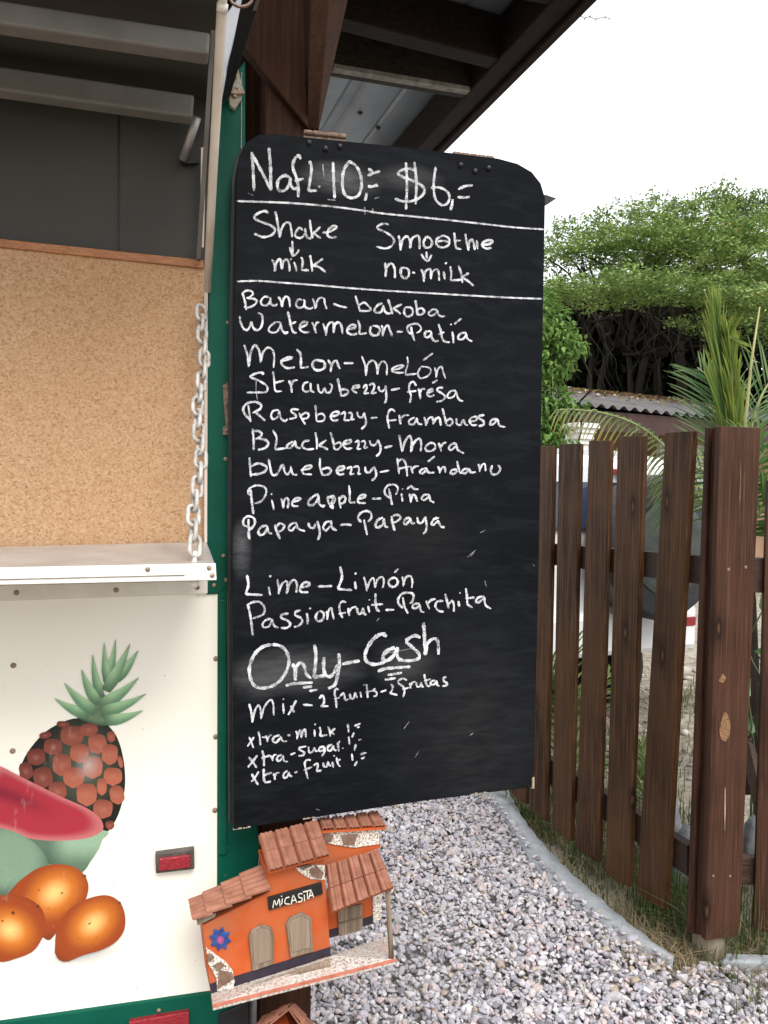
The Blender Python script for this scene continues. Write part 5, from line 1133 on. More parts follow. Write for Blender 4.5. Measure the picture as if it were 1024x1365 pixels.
# leafy shrub left of the fence
def shrub(name, label, spheres, n, ln, c1, c2, base, seed, group=None, droop=.5, density=1.0, cat='shrub'):
    rg = np.random.default_rng(seed); root = thing(name, label, cat, base, group)
    vol = np.array([s[3] ** 2 for s in spheres]); w_ = rg.choice(len(spheres), n, p=vol / vol.sum()); S = np.array(spheres)
    d = rg.normal(size=(n, 3)); d /= np.linalg.norm(d, axis=1)[:, None]; r_ = rg.uniform(0, 1, n) ** .45
    # sub-clumps give uneven edges
    k_ = 16; cl = rg.normal(size=(len(S) * k_, 3)); cl /= np.linalg.norm(cl, axis=1)[:, None]
    own = w_ * k_ + rg.integers(0, k_, n); ctr = S[w_, :3] + cl[own] * S[w_, 3:4] * .72
    c = np.where(rg.uniform(0, 1, (n, 1)) < .75, ctr + rg.normal(0, .17, (n, 3)) * S[w_, 3:4], S[w_, :3] + d * (r_ * S[w_, 3])[:, None])
    out = c - S[w_, :3]; out /= np.linalg.norm(out, axis=1)[:, None] + 1e-6
    dv = out * .6 + rg.normal(0, .6, (n, 3)); dv[:, 2] -= droop
    V, F, C = leaf_mesh(c, dv, np.tile([0, 0, 1.0], (n, 1)) + rg.normal(0, .35, (n, 3)), ln * rg.uniform(.65, 1.25, n), ln * .48 * rg.uniform(.7, 1.2, n), colr(n, c1, c2, rg, .25))
    link('foliage', np_mesh('foliage', V, F, C), leafm, root)
    mb = MB()
    for s in spheres[: 12]:
        bough(mb, np.array(base) + rg.normal(0, .05, 3) * (1, 1, 0), (s[0], s[1], s[2] + s[3] * .4), .022, .006, rg, .05)
    mb.build('stem', bark, root, smooth=True)
    return root
sp = []
for px, py, D, r_ in ((722, 415, 6.6, .17), (728, 445, 6.5, .22), (742, 468, 6.4, .22), (768, 466, 6.35, .10), (722, 490, 6.5, .22), (728, 540, 6.4, .18), (748, 532, 6.3, .09), (705, 470, 6.7, .30), (700, 560, 6.6, .30), (730, 580, 6.4, .18), (690, 640, 6.6, .4), (752, 585, 6.3, .10), (772, 540, 6.3, .06), (735, 615, 6.4, .2)):
    p = at(px, py, D); sp.append((p.x, p.y, p.z, r_))
bs = at(725, 880, 6.6); shrub('leafy_shrub', 'tall bright green leafy shrub beside the right edge of the chalkboard above the pickets', sp, 5600, .064, (.07, .15, .03), (.17, .28, .07), (bs.x, bs.y, terrain(bs.x, bs.y)), 3)

# young broad-leaved plant right of the post
rg = np.random.default_rng(8); bs = at(1012, 1010, 3.15); root = thing('broadleaf_plant', 'young plant with large glossy green leaves right of the fence post', 'plant', (bs.x, bs.y, terrain(bs.x, bs.y)))
cs = []; dv = []; lens_ = []
for px, py, a, l_ in ((1016, 815, 95, .17), (1006, 868, 20, .13), (1000, 905, 190, .14), (1012, 912, -60, .15), (1004, 955, 200, .12), (1020, 960, -30, .15), (1030, 860, 60, .16), (1035, 920, 20, .16), (998, 880, 150, .09)):
    cs.append(tuple(at(px, py, 3.12 + rg.uniform(-.06, .06)))); dv.append((math.cos(R(a)), -.5, math.sin(R(a)) - .35)); lens_.append(l_)
cs, dv, lens_ = np.array(cs), np.array(dv), np.array(lens_); n_ = len(cs)
V, F, C = leaf_mesh(cs, dv, np.tile([0.1, -1., .35], (n_, 1)), lens_ * 1.25, lens_ * .62, colr(n_, (.045, .13, .028), (.08, .20, .045), rg))
glossy = attr_mat('glossy_leaf', .3, .5, .25)
link('leaves', np_mesh('leaves', V, F, C), glossy, root, smooth=True)
mb = MB()
for c in cs: bough(mb, root.location, c, .006, .003, rg, .03)
mb.build('stem', noisy('green_stem', (.06, .09, .03), (.12, .14, .06), 20), root, smooth=True)

# young coconut palm behind the post
palm = None
def frond(pts, nlf, lmax, spread, droop, wd, c1, c2, parent, rg, rr=(.016, .004), tipc=None, t0=.08, name='frond', grav=.6, sides=(1, -1), rac=None):
    p = catmull([tuple(q) for q in pts], .03); n = len(p)
    rc = MB().tube([Vector(q) for q in p[:: max(1, n // 30)]], list(np.linspace(rr[0], rr[1], len(p[:: max(1, n // 30)]))), 6).build(name, rac or rachis, parent, smooth=True)
    tg = np.gradient(p, axis=0); tg /= np.linalg.norm(tg, axis=1)[:, None]
    Vs, Fs, Cs = [], [], []; k_ = 0; seg = 6
    view = np.array([-.15, -1, .1])
    for sd in sides:
        for i in range(nlf):
            t = t0 + (1 - t0) * (i + rg.uniform(-.2, .2)) / nlf; j = int(min(max(t, 0), .999) * (n - 1)); b = p[j]; d = tg[j]
            sidev = np.cross(d, view); sidev /= np.linalg.norm(sidev); ang = spread * (1.0 - .45 * t) + rg.normal(0, .05)
            dirv = d * math.cos(ang) + sidev * sd * math.sin(ang) + np.cross(sidev, d) * rg.normal(.0, .16)
            ln = lmax * (math.sin(math.pi * min(.97, .22 + .68 * t)) ** .8) * rg.uniform(.88, 1.08); ww = wd * rg.uniform(.8, 1.15)
            ts = np.linspace(0, 1, seg + 1); cen = b + np.outer(ts * ln, dirv); cen[:, 2] -= droop * ln * ts ** 2 * grav
            dloc = np.gradient(cen, axis=0); wv = np.cross(dloc, view + rg.normal(0, .35, 3)); wv /= np.linalg.norm(wv, axis=1)[:, None] + 1e-9
            wp_ = ww * .5 * np.minimum(1, .35 + ts * 4) * (1 - ts ** 3) + .0004
            nv = np.cross(wv, dloc); nv /= np.linalg.norm(nv, axis=1)[:, None] + 1e-9
            V = np.concatenate([cen + wv * wp_[:, None] + nv * wp_[:, None] * .5, cen, cen - wv * wp_[:, None] + nv * wp_[:, None] * .5]); m_ = seg + 1
            F = [[q, q + 1, m_ + q + 1, m_ + q] for q in range(seg)] + [[m_ + q, m_ + q + 1, 2 * m_ + q + 1, 2 * m_ + q] for q in range(seg)]
            col = np.array(c1) + (np.array(c2) - np.array(c1)) * rg.uniform(0, 1); cc = np.tile(np.append(col, 1), (m_, 1))
            if tipc is not None: cc[:, :3] = cc[:, :3] * (1 - ts[:, None] ** 1.6) + np.array(tipc) * ts[:, None] ** 1.6
            Vs.append(V); Fs.append(np.array(F) + k_); Cs.append(np.tile(cc, (3, 1))); k_ += len(V)
    link('leaflets', np_mesh('leaflets', np.vstack(Vs), np.vstack(Fs), np.vstack(Cs)), leafm, rc)
    return rc
rachis = noisy('green_rachis', (.14, .18, .05), (.24, .27, .10), 15, .4)
yrach = noisy('yellow_rachis', (.26, .25, .09), (.36, .35, .14), 15, .4)
rg = np.random.default_rng(77); b_ = at(990, 1010, 3.7)
palm = thing('coconut_palm', 'young coconut palm with green fan of fronds rising behind the fence post', 'palm', (b_.x, b_.y, terrain(b_.x, b_.y)))
MB().tube([palm.location - Z * .05, at(985, 800, 3.7), at(980, 690, 3.7)], [.10, .075, .05], 14).build('stem', bark, palm, smooth=True)
A = lambda l_: [tuple(at(*q)) for q in l_]
g1, g2 = (.05, .14, .04), (.09, .16, .06); y1 = (.30, .30, .07)
frond(A([(982, 700, 3.7), (974, 600, 3.68), (968, 545, 3.66), (960, 470, 3.64), (954, 412, 3.62)]), 64, .33, .20, -.0, .0115, (.05, .14, .05), (.13, .24, .06), palm, rg, (.013, .003), (.24, .29, .06), .22, grav=.2)
frond(A([(984, 690, 3.66), (982, 600, 3.62), (978, 520, 3.6), (973, 465, 3.6), (968, 448, 3.6), (978, 452, 3.58)]), 50, .24, .17, .1, .011, (.06, .14, .03), (.15, .24, .05), palm, rg, (.014, .004), (.26, .29, .05), .35, grav=.5)
frond(A([(980, 690, 3.68), (970, 600, 3.7), (960, 545, 3.72), (945, 505, 3.75), (930, 490, 3.8)]), 34, .34, .95, .3, .0080, (.06, .14, .06), (.14, .24, .09), palm, rg, (.012, .003), (.14, .2, .08), .25, sides=(1, -1), grav=.5)
frond(A([(986, 690, 3.7), (996, 600, 3.7), (1010, 540, 3.72), (1035, 500, 3.75), (1070, 490, 3.8)]), 30, .40, .95, .3, .008, g1, (.15, .22, .09), palm, rg, (.012, .003), None, .2, grav=.5)
frond(A([(984, 700, 3.6), (1000, 640, 3.5), (1022, 600, 3.45), (1060, 590, 3.4)]), 44, .36, 1.0, .6, .010, g1, (.13, .25, .06), palm, rg, (.012, .003), (.22, .26, .08), .15)
frond(A([(990, 720, 3.6), (1008, 690, 3.5), (1030, 670, 3.45), (1060, 680, 3.4)]), 44, .36, 1.0, .8, .010, g1, (.13, .25, .06), palm, rg, (.011, .003), (.22, .26, .08), .1)
frond(A([(980, 720, 3.7), (962, 660, 3.75), (930, 625, 3.8), (905, 640, 3.85), (890, 690, 3.9)]), 24, .24, 1.0, .8, .009, g1, (.13, .20, .07), palm, rg, (.012, .003), None, .15)
frond(A([(975, 740, 3.75), (930, 660, 3.9), (888, 598, 4.0), (850, 567, 4.05), (805, 551, 4.1), (762, 546, 4.1), (740, 547, 4.1)]), 58, .14, .95, 1.3, .0085, (.10, .16, .07), (.20, .27, .13), palm, rg, (.009, .003), (.34, .30, .08), .25, sides=(1, -1), grav=1.0)
mb = MB(); mb.tube([Vector(q) for q in A([(988, 700, 3.55), (994, 560, 3.52), (1002, 480, 3.5), (1013, 409, 3.5)])], [.009, .0075, .006, .003], 8); mb.build('leaf_stalk', yrach, palm, smooth=True)
# low seedling fronds between pickets
for k_, (px, py, D, lab) in enumerate(((758, 930, 3.9, 'low green palm seedling behind the second and third pickets'), (866, 975, 3.6, 'low grassy palm seedling behind the two nearest pickets'))):
    b_ = at(px, py, D); rt_ = thing('palm_seedling', lab, 'palm', (b_.x, b_.y, terrain(b_.x, b_.y)), 'palm seedlings behind the fence')
    for q in range(5 if k_ == 0 else 3):
        ang = rg.uniform(-1.0, 1.0); hgt = rg.uniform(.28, .45) * (1.75 if k_ == 0 else .8)
        pts = [rt_.location, rt_.location + Vector((math.sin(ang) * .1, rg.uniform(-.05, .05), hgt * .6)), rt_.location + Vector((math.sin(ang) * .3, rg.uniform(-.1, .1), hgt))]
        frond([tuple(v) for v in pts], 14, .2, .7, .4, .011, (.08, .14, .04), (.18, .24, .08), rt_, rg, (.006, .002), None, .2)

# ================================================================== WHITE CAR seen through the gaps
carw = NT('white_car_paint'); carw.base((.78, .79, .80)); carw.set(.25, .5); carw.b.inputs['Coat Weight'].default_value = .4; carw = carw.m
glassm = NT('dark_car_glass'); glassm.base((.03, .05, .085)); glassm.set(.05, .6); glassm = glassm.m
tyrem = noisy('grey_tyre_cover', (.016, .017, .019), (.034, .036, .040), 30, .5)
rub = noisy('black_tyre', (.012, .012, .012), (.028, .028, .028), 60, .8)
hd = Vector((-.40, .917, 0)).normalized(); wdv = Vector((.917, .40, 0)).normalized()
rc_ = at(936, 740, 4.62) - wdv * .02                                   # right rear edge of the body
car = thing('parked_car', 'white parked off-road car with a round spare wheel seen through the picket gaps', 'car', tuple(Vector((rc_.x, rc_.y, 0)) - wdv * .8 + hd * 1.9 + Z * .25))
def CB(a, b, z): return Vector((rc_.x, rc_.y, 0)) - wdv * a + hd * b + Z * z  # a from right edge to left, b forward, z up
zg = terrain(*CB(.8, 0, 0)[:2])
# body: loft of rear/side sections across the width (rounded)
def section(b, inset, zl, zb, zr_): # closed outline at forward position b
    return [CB(inset + .05, b, zl), CB(inset, b, zl + .10), CB(inset - .02, b, zb - .1), CB(inset + .03, b, zb), CB(inset + .14, b, zr_ - .06), CB(inset + .22, b, zr_),
            CB(1.6 - inset - .22, b, zr_), CB(1.6 - inset - .14, b, zr_ - .06), CB(1.6 - inset - .03, b, zb), CB(1.6 - inset + .02, b, zb - .1), CB(1.6 - inset, b, zl + .10), CB(1.6 - inset - .05, b, zl)]
secs = [section(.02, .05, .75, 1.20, 1.58), section(.07, .01, .72, 1.20, 1.64), section(.5, 0, .70, 1.20, 1.70), section(2.2, 0, .70, 1.20, 1.70), section(2.6, .02, .70, 1.18, 1.22), section(3.5, .05, .70, 1.10, 1.12), section(3.7, .12, .74, 1.02, 1.04)]
mb = MB(); vs = [q for s in secs for q in s]; fs = []
for i in range(len(secs) - 1):
    for k_ in range(12): fs.append((i * 12 + k_, i * 12 + (k_ + 1) % 12, (i + 1) * 12 + (k_ + 1) % 12, (i + 1) * 12 + k_))
fs += [tuple(range(11, -1, -1)), tuple(range(len(vs) - 12, len(vs)))]
mb.add(vs, fs); mb.build('body', carw, car, bevel=.02)
gl_ = MB().prism([CB(.22, -.002, 1.24), CB(1.38, -.002, 1.24), CB(1.30, .022, 1.52), CB(.30, .022, 1.52)], hd * .02).build('rear_window', glassm, car, bevel=.006)
for sa, aw in ((.012, -1), (1.588, 1)):
    for b0_, b1_ in ((.35, 1.15), (1.25, 2.1)):
        MB().prism([CB(sa + aw * .004, b0_, 1.26), CB(sa + aw * .004, b1_, 1.26), CB(sa - aw * .085, b1_ - .05, 1.56), CB(sa - aw * .085, b0_ + .05, 1.56)], wdv * -aw * .008).build('side_window', glassm, car, bevel=.004)
MB().prism([CB(.46, -.012, 1.54), CB(.62, -.012, 1.54), CB(.62, -.012, 1.57), CB(.46, -.012, 1.57)], hd * .03).build('brake_light', redl.m, car, bevel=.004)
for a0 in (.012, 1.40): MB().prism([CB(a0, -.0, .98), CB(a0 + .16, -.012, .98), CB(a0 + .16, -.012, 1.18), CB(a0, .0, 1.18)], hd * .06).build('rear_light', redl.m, car, bevel=.01)
bm_ = MB(); bo = [CB(-.03, .16, .58), CB(0, .02, .57), CB(.1, -.08, .56), CB(1.5, -.08, .56), CB(1.6, .02, .57), CB(1.63, .16, .58), CB(1.5, .3, .58), CB(.1, .3, .58)]
bmp = bm_.prism(bo, Z * .24).build('bumper', carw, car, bevel=.035)
MB().prism([CB(.10, -.086, .70), CB(.17, -.086, .70), CB(.17, -.086, .75), CB(.10, -.086, .75)], hd * .02).build('bumper_reflector', redl.m, bmp, bevel=.003)
sc_ = CB(.47, -.05, 1.155); 
spw = MB().lathe(sc_, -hd, [(.36, -.02), (.385, .02), (.385, .17), (.36, .205), (.26, .215), (.05, .215)], 40).build('spare_wheel', tyrem, car, smooth=False, bevel=.01)
MB().lathe(sc_, -hd, [(.25, .212), (.25, .222), (.22, .224), (.02, .226)], 32).build('wheel_cover', noisy('silver_cover', (.035, .045, .042), (.09, .105, .10), 8, .3, .5, 0, .4), spw, smooth=False)
MB().tube([CB(.03, -.02, .93), CB(.10, -.07, .945), CB(.2, -.06, .935)], .010, 8).build('tailgate_handle', rub, car, smooth=True)
for a0, b0_ in ((.02, .75), (1.38, .75), (.02, 2.95), (1.38, 2.95)):
    wl = MB().lathe(CB(a0, b0_, zg + .34), -wdv, [(.20, -.0), (.33, .0), (.34, .03), (.34, .17), (.33, .2), (.2, .2)], 28).build('wheel', rub, car)
    MB().lathe(CB(a0, b0_, zg + .34), -wdv, [(.19, -.004), (.18, .05), (.05, .02)], 20).build('rim', steel, wl)
MB().prism([CB(.2, .9, zg + .36), CB(1.4, .9, zg + .36), CB(1.4, 3.5, zg + .36), CB(.2, 3.5, zg + .36)], Z * .30).build('underbody', black, car)

# ================================================================== HOUSE beyond
ED = Vector((.863, .504, 0)).normalized(); EN = Vector((-.504, .863, 0)).normalized()
ev0 = at(700, 534, 7.9); ez = ev0.z
def E(a, b, z): return Vector((ev0.x, ev0.y, 0)) + ED * a + EN * b + Z * z
hs = thing('house', 'low house with dark corrugated roof and brown fascia beyond the white car', 'house', tuple(E(2.5, 2, terrain(*E(2.5, 2, 0)[:2]))))
vs = []; nS = 420; Lr = 7.0
for i in range(nS + 1):
    a = Lr * i / nS - .6; h = .022 * math.sin(2 * math.pi * a / .165)
    for j, (b, z) in enumerate(((0, ez), (.55, ez + .13), (1.1, ez + .255), (1.7, ez + .385), (2.4, ez + .53))): vs.append(tuple(E(a, b, z + h + .01 * math.sin(a * 1.7 + j))))
fs = [(i * 5 + j, i * 5 + j + 1, (i + 1) * 5 + j + 1, (i + 1) * 5 + j) for i in range(nS) for j in range(4)]
mb = MB(); mb.add(vs, fs)
k = NT('weathered_corrugated_roof'); co = k.coord(); a = k.noise(co, 1.3, 6, .65); b = k.noise(co, 17, 4, .7); g = k.n('ShaderNodeSeparateXYZ')
c = k.ramp(a, [(.3, (.075, .075, .08)), (.7, (.15, .15, .155))]); c = k.mix(k.ramp(b, [(.50, g3(0)), (.60, g3(.6))]), c, (.16, .095, .045))
lit = k.noise(co, .8, 3); k.l(k.coord(), g.inputs[0])
up_ = k.ramp(k.noise(co, 0.9, 4), [(.42, g3(0)), (.62, g3(1))]); c = k.mix(up_, k.ramp(a, [(.3, (.07, .07, .075)), (.7, (.13, .13, .135))]), c); k.base(c); k.set(.85, .2)
mb.build('roof', k.m, hs, smooth=True)
# dry leaf litter lying on the upper half of the roof
rg = np.random.default_rng(14); n_ = 1900; a = rg.uniform(.2, 5, n_); bb = 2.3 - np.abs(rg.normal(0, .65, n_)); ok = bb > .25; a, bb = a[ok], bb[ok]; n_ = len(a)
c = np.array([tuple(E(x, y, ez + .235 * y + .03)) for x, y in zip(a, bb)]); dv = rg.normal(size=(n_, 3)) * (1, 1, .25)
V, F, C = quadleaf(c, dv, np.tile([0, -.25, 1.], (n_, 1)) + rg.normal(0, .3, (n_, 3)), rg.uniform(.03, .075, n_), rg.uniform(.02, .045, n_), np.where(rg.uniform(0, 1, (n_, 1)) < .12, colr(n_, (.45, .36, .24), (.55, .47, .36), rg), colr(n_, (.10, .06, .03), (.26, .17, .07), rg)))
o = link('fallen_leaves', np_mesh('fallen_leaves', V, F, C), leafm); o['kind'] = 'stuff'; tag(o, 'brown and yellow fallen leaves lying on the dark corrugated house roof', 'leaves')
facm = wood('red_brown_fascia', (.028, .012, .010), (.046, .020, .017), (.065, .030, .025), 'X', (0, 0, R(-30)), .5, .3, False)
MB().prism([E(-.4, .05, ez - .035), E(6.3, .05, ez - .035), E(6.3, .05, ez - .245), E(-.4, .05, ez - .245)], EN * .03).build('fascia', facm, hs)
MB().prism([E(-.4, .08, ez - .05), E(6.3, .08, ez - .05), E(6.3, 2.3, ez - .05 + .4), E(-.4, 2.3, ez + .35)], Z * .02).build('soffit', wood('dark_soffit', (.03, .018, .014), (.05, .03, .024), (.07, .045, .036), 'X', (0, 0, R(-30)), .7, .2, False), hs)
zf = terrain(*E(2, 2, 0)[:2])
wallm = noisy('tan_house_wall', (.36, .22, .14), (.48, .31, .21), 4, .85, .15, .2)
MB().prism([E(-.6, 1.5, zf), E(6.3, 1.5, zf), E(6.3, 1.5, ez + .2), E(-.6, 1.5, ez + .2)], EN * .15).build('wall', wallm, hs)
# bamboo blind in front of the wall
bl = MB()
for i in range(46):
    x = .78 + i * .0225
    bl.prism([E(x, .86, ez - .34), E(x + .019, .86, ez - .34), E(x + .019, .86, zf + .3), E(x, .86, zf + .3)], EN * .006)
bl.build('bamboo_blind', wood('bamboo', (.36, .21, .12), (.50, .31, .19), (.60, .40, .26), 'Z', (0, 0, 0), .6, .3, False), hs)
MB().prism([E(1.84, .84, ez - .3), E(2.02, .84, ez - .3), E(1.96, .84, ez - .62), E(1.9, .84, ez - .62)], EN * .02).build('shade_board', black, hs)
# white column with stepped capital
cx_ = at(772, 580, 8.1); ca, cb = (cx_ - ev0).dot(ED), (cx_ - ev0).dot(EN)
wht = noisy('white_column_paint', (.62, .62, .60), (.78, .78, .76), 8, .6)
mb = MB(); zt = at(772, 565, 8.1).z
for hw, z0_, z1_ in ((.145, zt - .05, zt), (.12, zt - .10, zt - .05), (.105, zt - .16, zt - .10), (.085, zt - .21, zt - .16), (.068, zf - .1, zt - .21)):
    mb.box(E(ca, cb, (z0_ + z1_) / 2), ED * hw, EN * hw, Z * ((z1_ - z0_) / 2))
mb.build('column', wht, hs, bevel=.006)
MB().box(E(ca, cb, (zt + ez - .05) / 2), ED * .06, EN * .06, Z * ((ez - .05 - zt) / 2)).build('column_head', facm, hs)
# white garden lattice
la0 = (hit(884, 600, E(0, .8, 0), EN) - ev0).dot(ED); lw, lh = 1.3, 1.5; zt = ez - .27; mb = MB()
sp_ = .075; i = -int(lh / sp_)
while i * sp_ < lw + lh:
    for sg_ in (1, -1):
        pts = []
        for s in np.linspace(0, lh, 2): pass
        x0 = i * sp_ if sg_ > 0 else i * sp_
        # strip from (x0, top) sloping by sg_
        t0_, t1_ = (max(0, -x0), min(lh, lw - x0)) if sg_ > 0 else (max(0, x0 - lw), min(lh, x0))
        if t1_ - t0_ > .03:
            a, b = E(la0 + x0 + sg_ * t0_, .8 + (.0 if sg_ > 0 else .007), zt - t0_), E(la0 + x0 + sg_ * t1_, .8 + (.0 if sg_ > 0 else .007), zt - t1_)
            dd = (b - a).normalized(); nn_ = dd.cross(EN).normalized() * .0155
            mb.prism([a - nn_, b - nn_, b + nn_, a + nn_], EN * .006)
    i += 1
mb.build('lattice', wht, hs)
MB().prism([E(la0 - .07, .79, zt + .02), E(la0, .79, zt + .02), E(la0, .79, zf), E(la0 - .07, .79, zf)], EN * .05).build('lattice_post', wht, hs)

# ================================================================== BIG SPREADING TREE behind the house
def big_tree():
    rg = np.random.default_rng(101)
    b_ = at(852, 700, 13.2); root = thing('spreading_tree', 'huge spreading tree with flat pale green canopy and black shaded trunks behind the house', 'tree', (b_.x, b_.y, -.02))
    pads = []
    def pad(px, py, D, rx, rz, k=1.0): p = at(px, py, D); pads.append((p.x, p.y, p.z, rx, rz, k))
    # lower front shelf (y about 385-410), then rising tiers
    for px, py, D, rx in ((735, 392, 11.6, .5), (772, 388, 11.2, .7), (815, 384, 11.0, .8), (860, 380, 11.0, .8), (905, 380, 11.2, .8), (940, 388, 11.4, .7), (975, 400, 11.4, .8), (1015, 405, 11.4, .9), (1060, 400, 11.4, 1.0), (960, 425, 11.8, .7), (1010, 440, 11.6, .8), (1060, 450, 11.6, .9), (760, 398, 11.8, .55), (800, 397, 11.6, .6), (850, 394, 11.5, .6)): pad(px, py, D, rx, .125)
    for px, py, D, rx in ((792, 350, 12.9, .6), (838, 338, 12.8, .9), (885, 334, 12.8, .9), (930, 338, 12.8, .8), (985, 344, 12.4, .9), (1030, 350, 12.2, 1.1), (775, 335, 12.8, .55), (815, 322, 12.8, .8), (860, 318, 12.6, 1.0), (910, 318, 12.6, 1.0), (960, 312, 12.8, 1.0), (1010, 312, 12.8, 1.1), (1060, 310, 12.8, 1.1), (1090, 370, 12.4, 1.2)): pad(px, py, D, rx, .19)
    for px, py, D, rx in ((742, 318, 13.2, .42), (752, 340, 13, .25), (800, 300, 13.4, .45), (835, 292, 13.6, .8), (880, 290, 13.6, .9), (925, 284, 13.8, .9), (965, 276, 14.0, .9), (1010, 282, 14.0, 1.0), (1060, 285, 14, 1.1), (758, 300, 13.4, .2), (733, 342, 13.0, .3)): pad(px, py, D, rx, .15, .6)
    for px, py, D, rx in ((900, 305, 15.5, 1.2), (970, 305, 15.5, 1.3), (1050, 305, 15.5, 1.5), (850, 325, 15.2, 1.0), (910, 345, 15.2, 1.5), (1000, 345, 15.2, 1.7), (850, 368, 15, 1.3), (930, 374, 14.5, 1.5), (1030, 378, 14.5, 1.8), (815, 385, 14, .9), (870, 388, 13.5, 1.3), (960, 394, 13.2, 1.2)): pad(px, py, D, rx, .20, 1.25)
    P = np.array(pads); per = ((P[:, 3] ** 2 * 1700 + 260) * P[:, 5]).astype(int)
    own = np.repeat(np.arange(len(P)), per); n = len(own)
    # sprays: each pad holds many small feathery tufts
    k_ = 34; tu = rg.normal(0, .55, (len(P), k_, 3)); tu /= np.maximum(1, np.linalg.norm(tu, axis=2))[:, :, None]; tu[:, :, 2] += .15 * rg.normal(size=(len(P), k_))
    j = rg.integers(0, k_, n); sc = np.stack([P[own, 3], P[own, 3], P[own, 4]], 1)
    c = P[own, :3] + tu[own, j] * sc + rg.normal(0, 1, (n, 3)) * np.array([.095, .095, .032])
    dv = rg.normal(size=(n, 3)) * (1, 1, .35); up = np.tile([0, 0, 1.], (n, 1)) + rg.normal(0, .45, (n, 3))
    ln = rg.uniform(.04, .09, n); tone = np.repeat(rg.uniform(0, 1, len(P)), per)[:, None]; tone = np.clip(tone * .6 + rg.uniform(0, .5, (len(P), k_))[own, j][:, None], 0, 1)
    cols = (np.array([.105, .185, .052]) * (1 - tone) + np.array([.30, .40, .13]) * tone) * rg.uniform(.8, 1.2, (n, 1))
    yl = rg.uniform(0, 1, n) < .006; cols[yl] = (.45, .30, .07)
    parts_ = [quadleaf(c, dv, up, ln, ln * .42, cols)]
    # airy shoots breaking the outline
    tops = [(745, 300), (765, 305), (800, 285), (840, 275), (868, 268), (905, 275), (930, 262), (960, 250), (968, 256), (985, 262), (1005, 262), (1024, 265), (780, 300), (730, 330), (742, 358), (895, 270), (950, 258)]
    mbs = MB()
    for px, py in tops:
        t_ = np.array(at(px, py - 4 + rg.uniform(-4, 4), 13.5)); b0 = np.array(at(px + rg.uniform(-14, 22), py + 38, 13.6)); pp = bough(mbs, b0, t_, .012, .003, rg, .05)
        m_ = 170; s = rg.uniform(.25, 1, m_); q = pp[(s * (len(pp) - 1)).astype(int)] + rg.normal(0, .075, (m_, 3))
        l2 = rg.uniform(.05, .10, m_); parts_.append(quadleaf(q, rg.normal(size=(m_, 3)), np.tile([0, 0, 1.], (m_, 1)) + rg.normal(0, .5, (m_, 3)), l2, l2 * .45, colr(m_, (.13, .19, .08), (.24, .30, .13), rg, .2)))
    V, F, C = join(parts_)
    link('crown', np_mesh('crown', V, F, C), treeleaf, root)
    # trunks, limbs and hanging branches in the shade
    mb = MB(); tr_ = []
    for px0, px1, D, r0 in ((858, 862, 13.2, .13), (846, 838, 13.4, .09), (930, 905, 13.0, .16), (800, 812, 13.8, .11), (985, 970, 13.4, .14), (880, 876, 14.0, .12), (765, 790, 14.2, .10)):
        a = at(px0, 640, D); a.z = -.05; m1_ = at(px1, 470, D + rg.uniform(-.3, .3)); t1 = at(px1 + rg.uniform(-10, 10), 395, D)
        pp = bough(mb, a, m1_, r0 * .62, r0 * .5, rg, .02); tr_.append(pp[-1]); bough(mb, m1_, t1, r0 * .5, r0 * .3, rg, .05)
    for i in range(38):
        s = tr_[rg.integers(len(tr_))]; q = P[rg.integers(len(P))]
        bough(mb, s + rg.normal(0, .12, 3), q[:3] - (0, 0, .05), .045 * rg.uniform(.35, 1), .010, rg, .035)
    mb.build('trunk', bark, root, smooth=True)
    mb = MB()
    for i in range(40):
        a = at(rg.uniform(745, 1000), rg.uniform(398, 430), rg.uniform(11.8, 14)); b = a + Vector((rg.normal(0, .35), rg.normal(0, .3), -rg.uniform(.4, 1.7)))
        bough(mb, a, b, rg.uniform(.005, .011), .003, rg, .035)
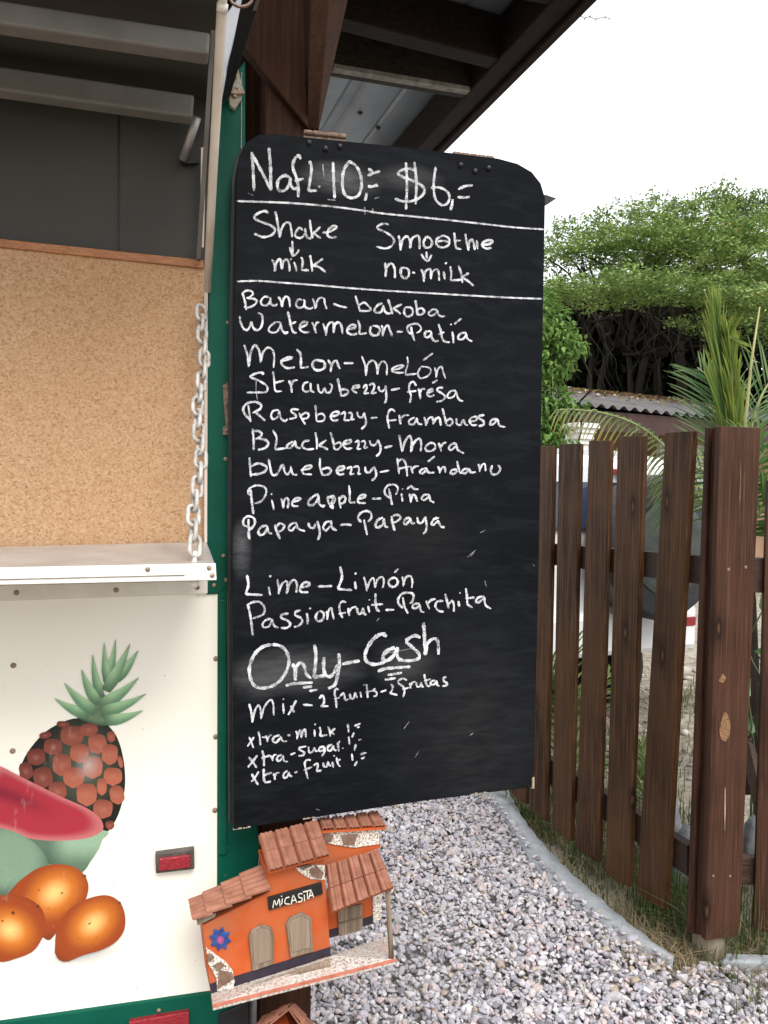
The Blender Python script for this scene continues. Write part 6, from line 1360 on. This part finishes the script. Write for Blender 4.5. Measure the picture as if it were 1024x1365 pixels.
    for px, py, dx, dy in ((893, 420, 14, 45), (905, 415, 25, 40), (915, 440, -12, 28), (925, 430, 10, 50)):
        a, c_, b = at(px, py - 12, 11.8), at(px + dx * .9, py + dy * .6, 11.8), at(px + dx * .2, py + dy * 1.1, 11.9)
        pp = catmull([tuple(a), tuple(c_), tuple(b)], .05); mb.tube([Vector(q) for q in pp], .011, 6)
    mb.build('hanging_branches', noisy('grey_twig', (.012, .010, .008), (.036, .03, .024), 9, .9), root, smooth=True)
    return root
big_tree()
def under_trees():
    """dense shaded growth that closes the view below the canopy, with small holes to the sky"""
    rg = np.random.default_rng(55)
    for k_, (xa, xb, D, lab) in enumerate(((700, 860, 15.5, 'dense tree with leaves darkened for the shade at the left under the spreading canopy'), (830, 960, 16.5, 'dense tree with leaves darkened for the shade straight behind the reddish trunk'), (930, 1120, 15.5, 'dense tree with leaves darkened for the shade behind the palm fronds'))):
        b_ = at((xa + xb) / 2, 700, D); root = thing('shaded_tree', lab, 'tree', (b_.x, b_.y, -.02), 'trees in the shade behind the house')
        n = 15000; px = rg.uniform(xa - 20, xb + 20, n); py = rg.uniform(385, 620, n); dd = D + rg.uniform(-.9, .9, n)
        hole = np.sin(px * .21 + 1.3 * k_) * np.sin(py * .25) + .6 * np.sin(px * .09 + py * .13) + .5 * rg.normal(size=n)
        ok = hole < (1.25 - np.clip((440 - py) / 60, 0, 1) * .75); px, py, dd = px[ok], py[ok], dd[ok]; n = len(px)
        zx = (px - 512) / FPX * dd; zz = 1.45 + (648 - py) / FPX * dd
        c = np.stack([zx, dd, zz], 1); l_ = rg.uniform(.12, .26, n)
        V, F, C = quadleaf(c, rg.normal(size=(n, 3)), rg.normal(size=(n, 3)), l_, l_ * .5, colr(n, (.006, .010, .004), (.014, .020, .008), rg, .2))  # canopy shade is put into the leaf colour, hence almost black
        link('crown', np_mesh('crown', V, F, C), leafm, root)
        mb = MB()
        for q in range(4): bough(mb, np.array(b_) * (1, 1, 0) + rg.normal(0, .3, 3) * (1, 1, 0), at(rg.uniform(xa, xb), rg.uniform(420, 470), D), .09, .03, rg, .04)
        mb.build('trunk', bark, root, smooth=True)
under_trees()
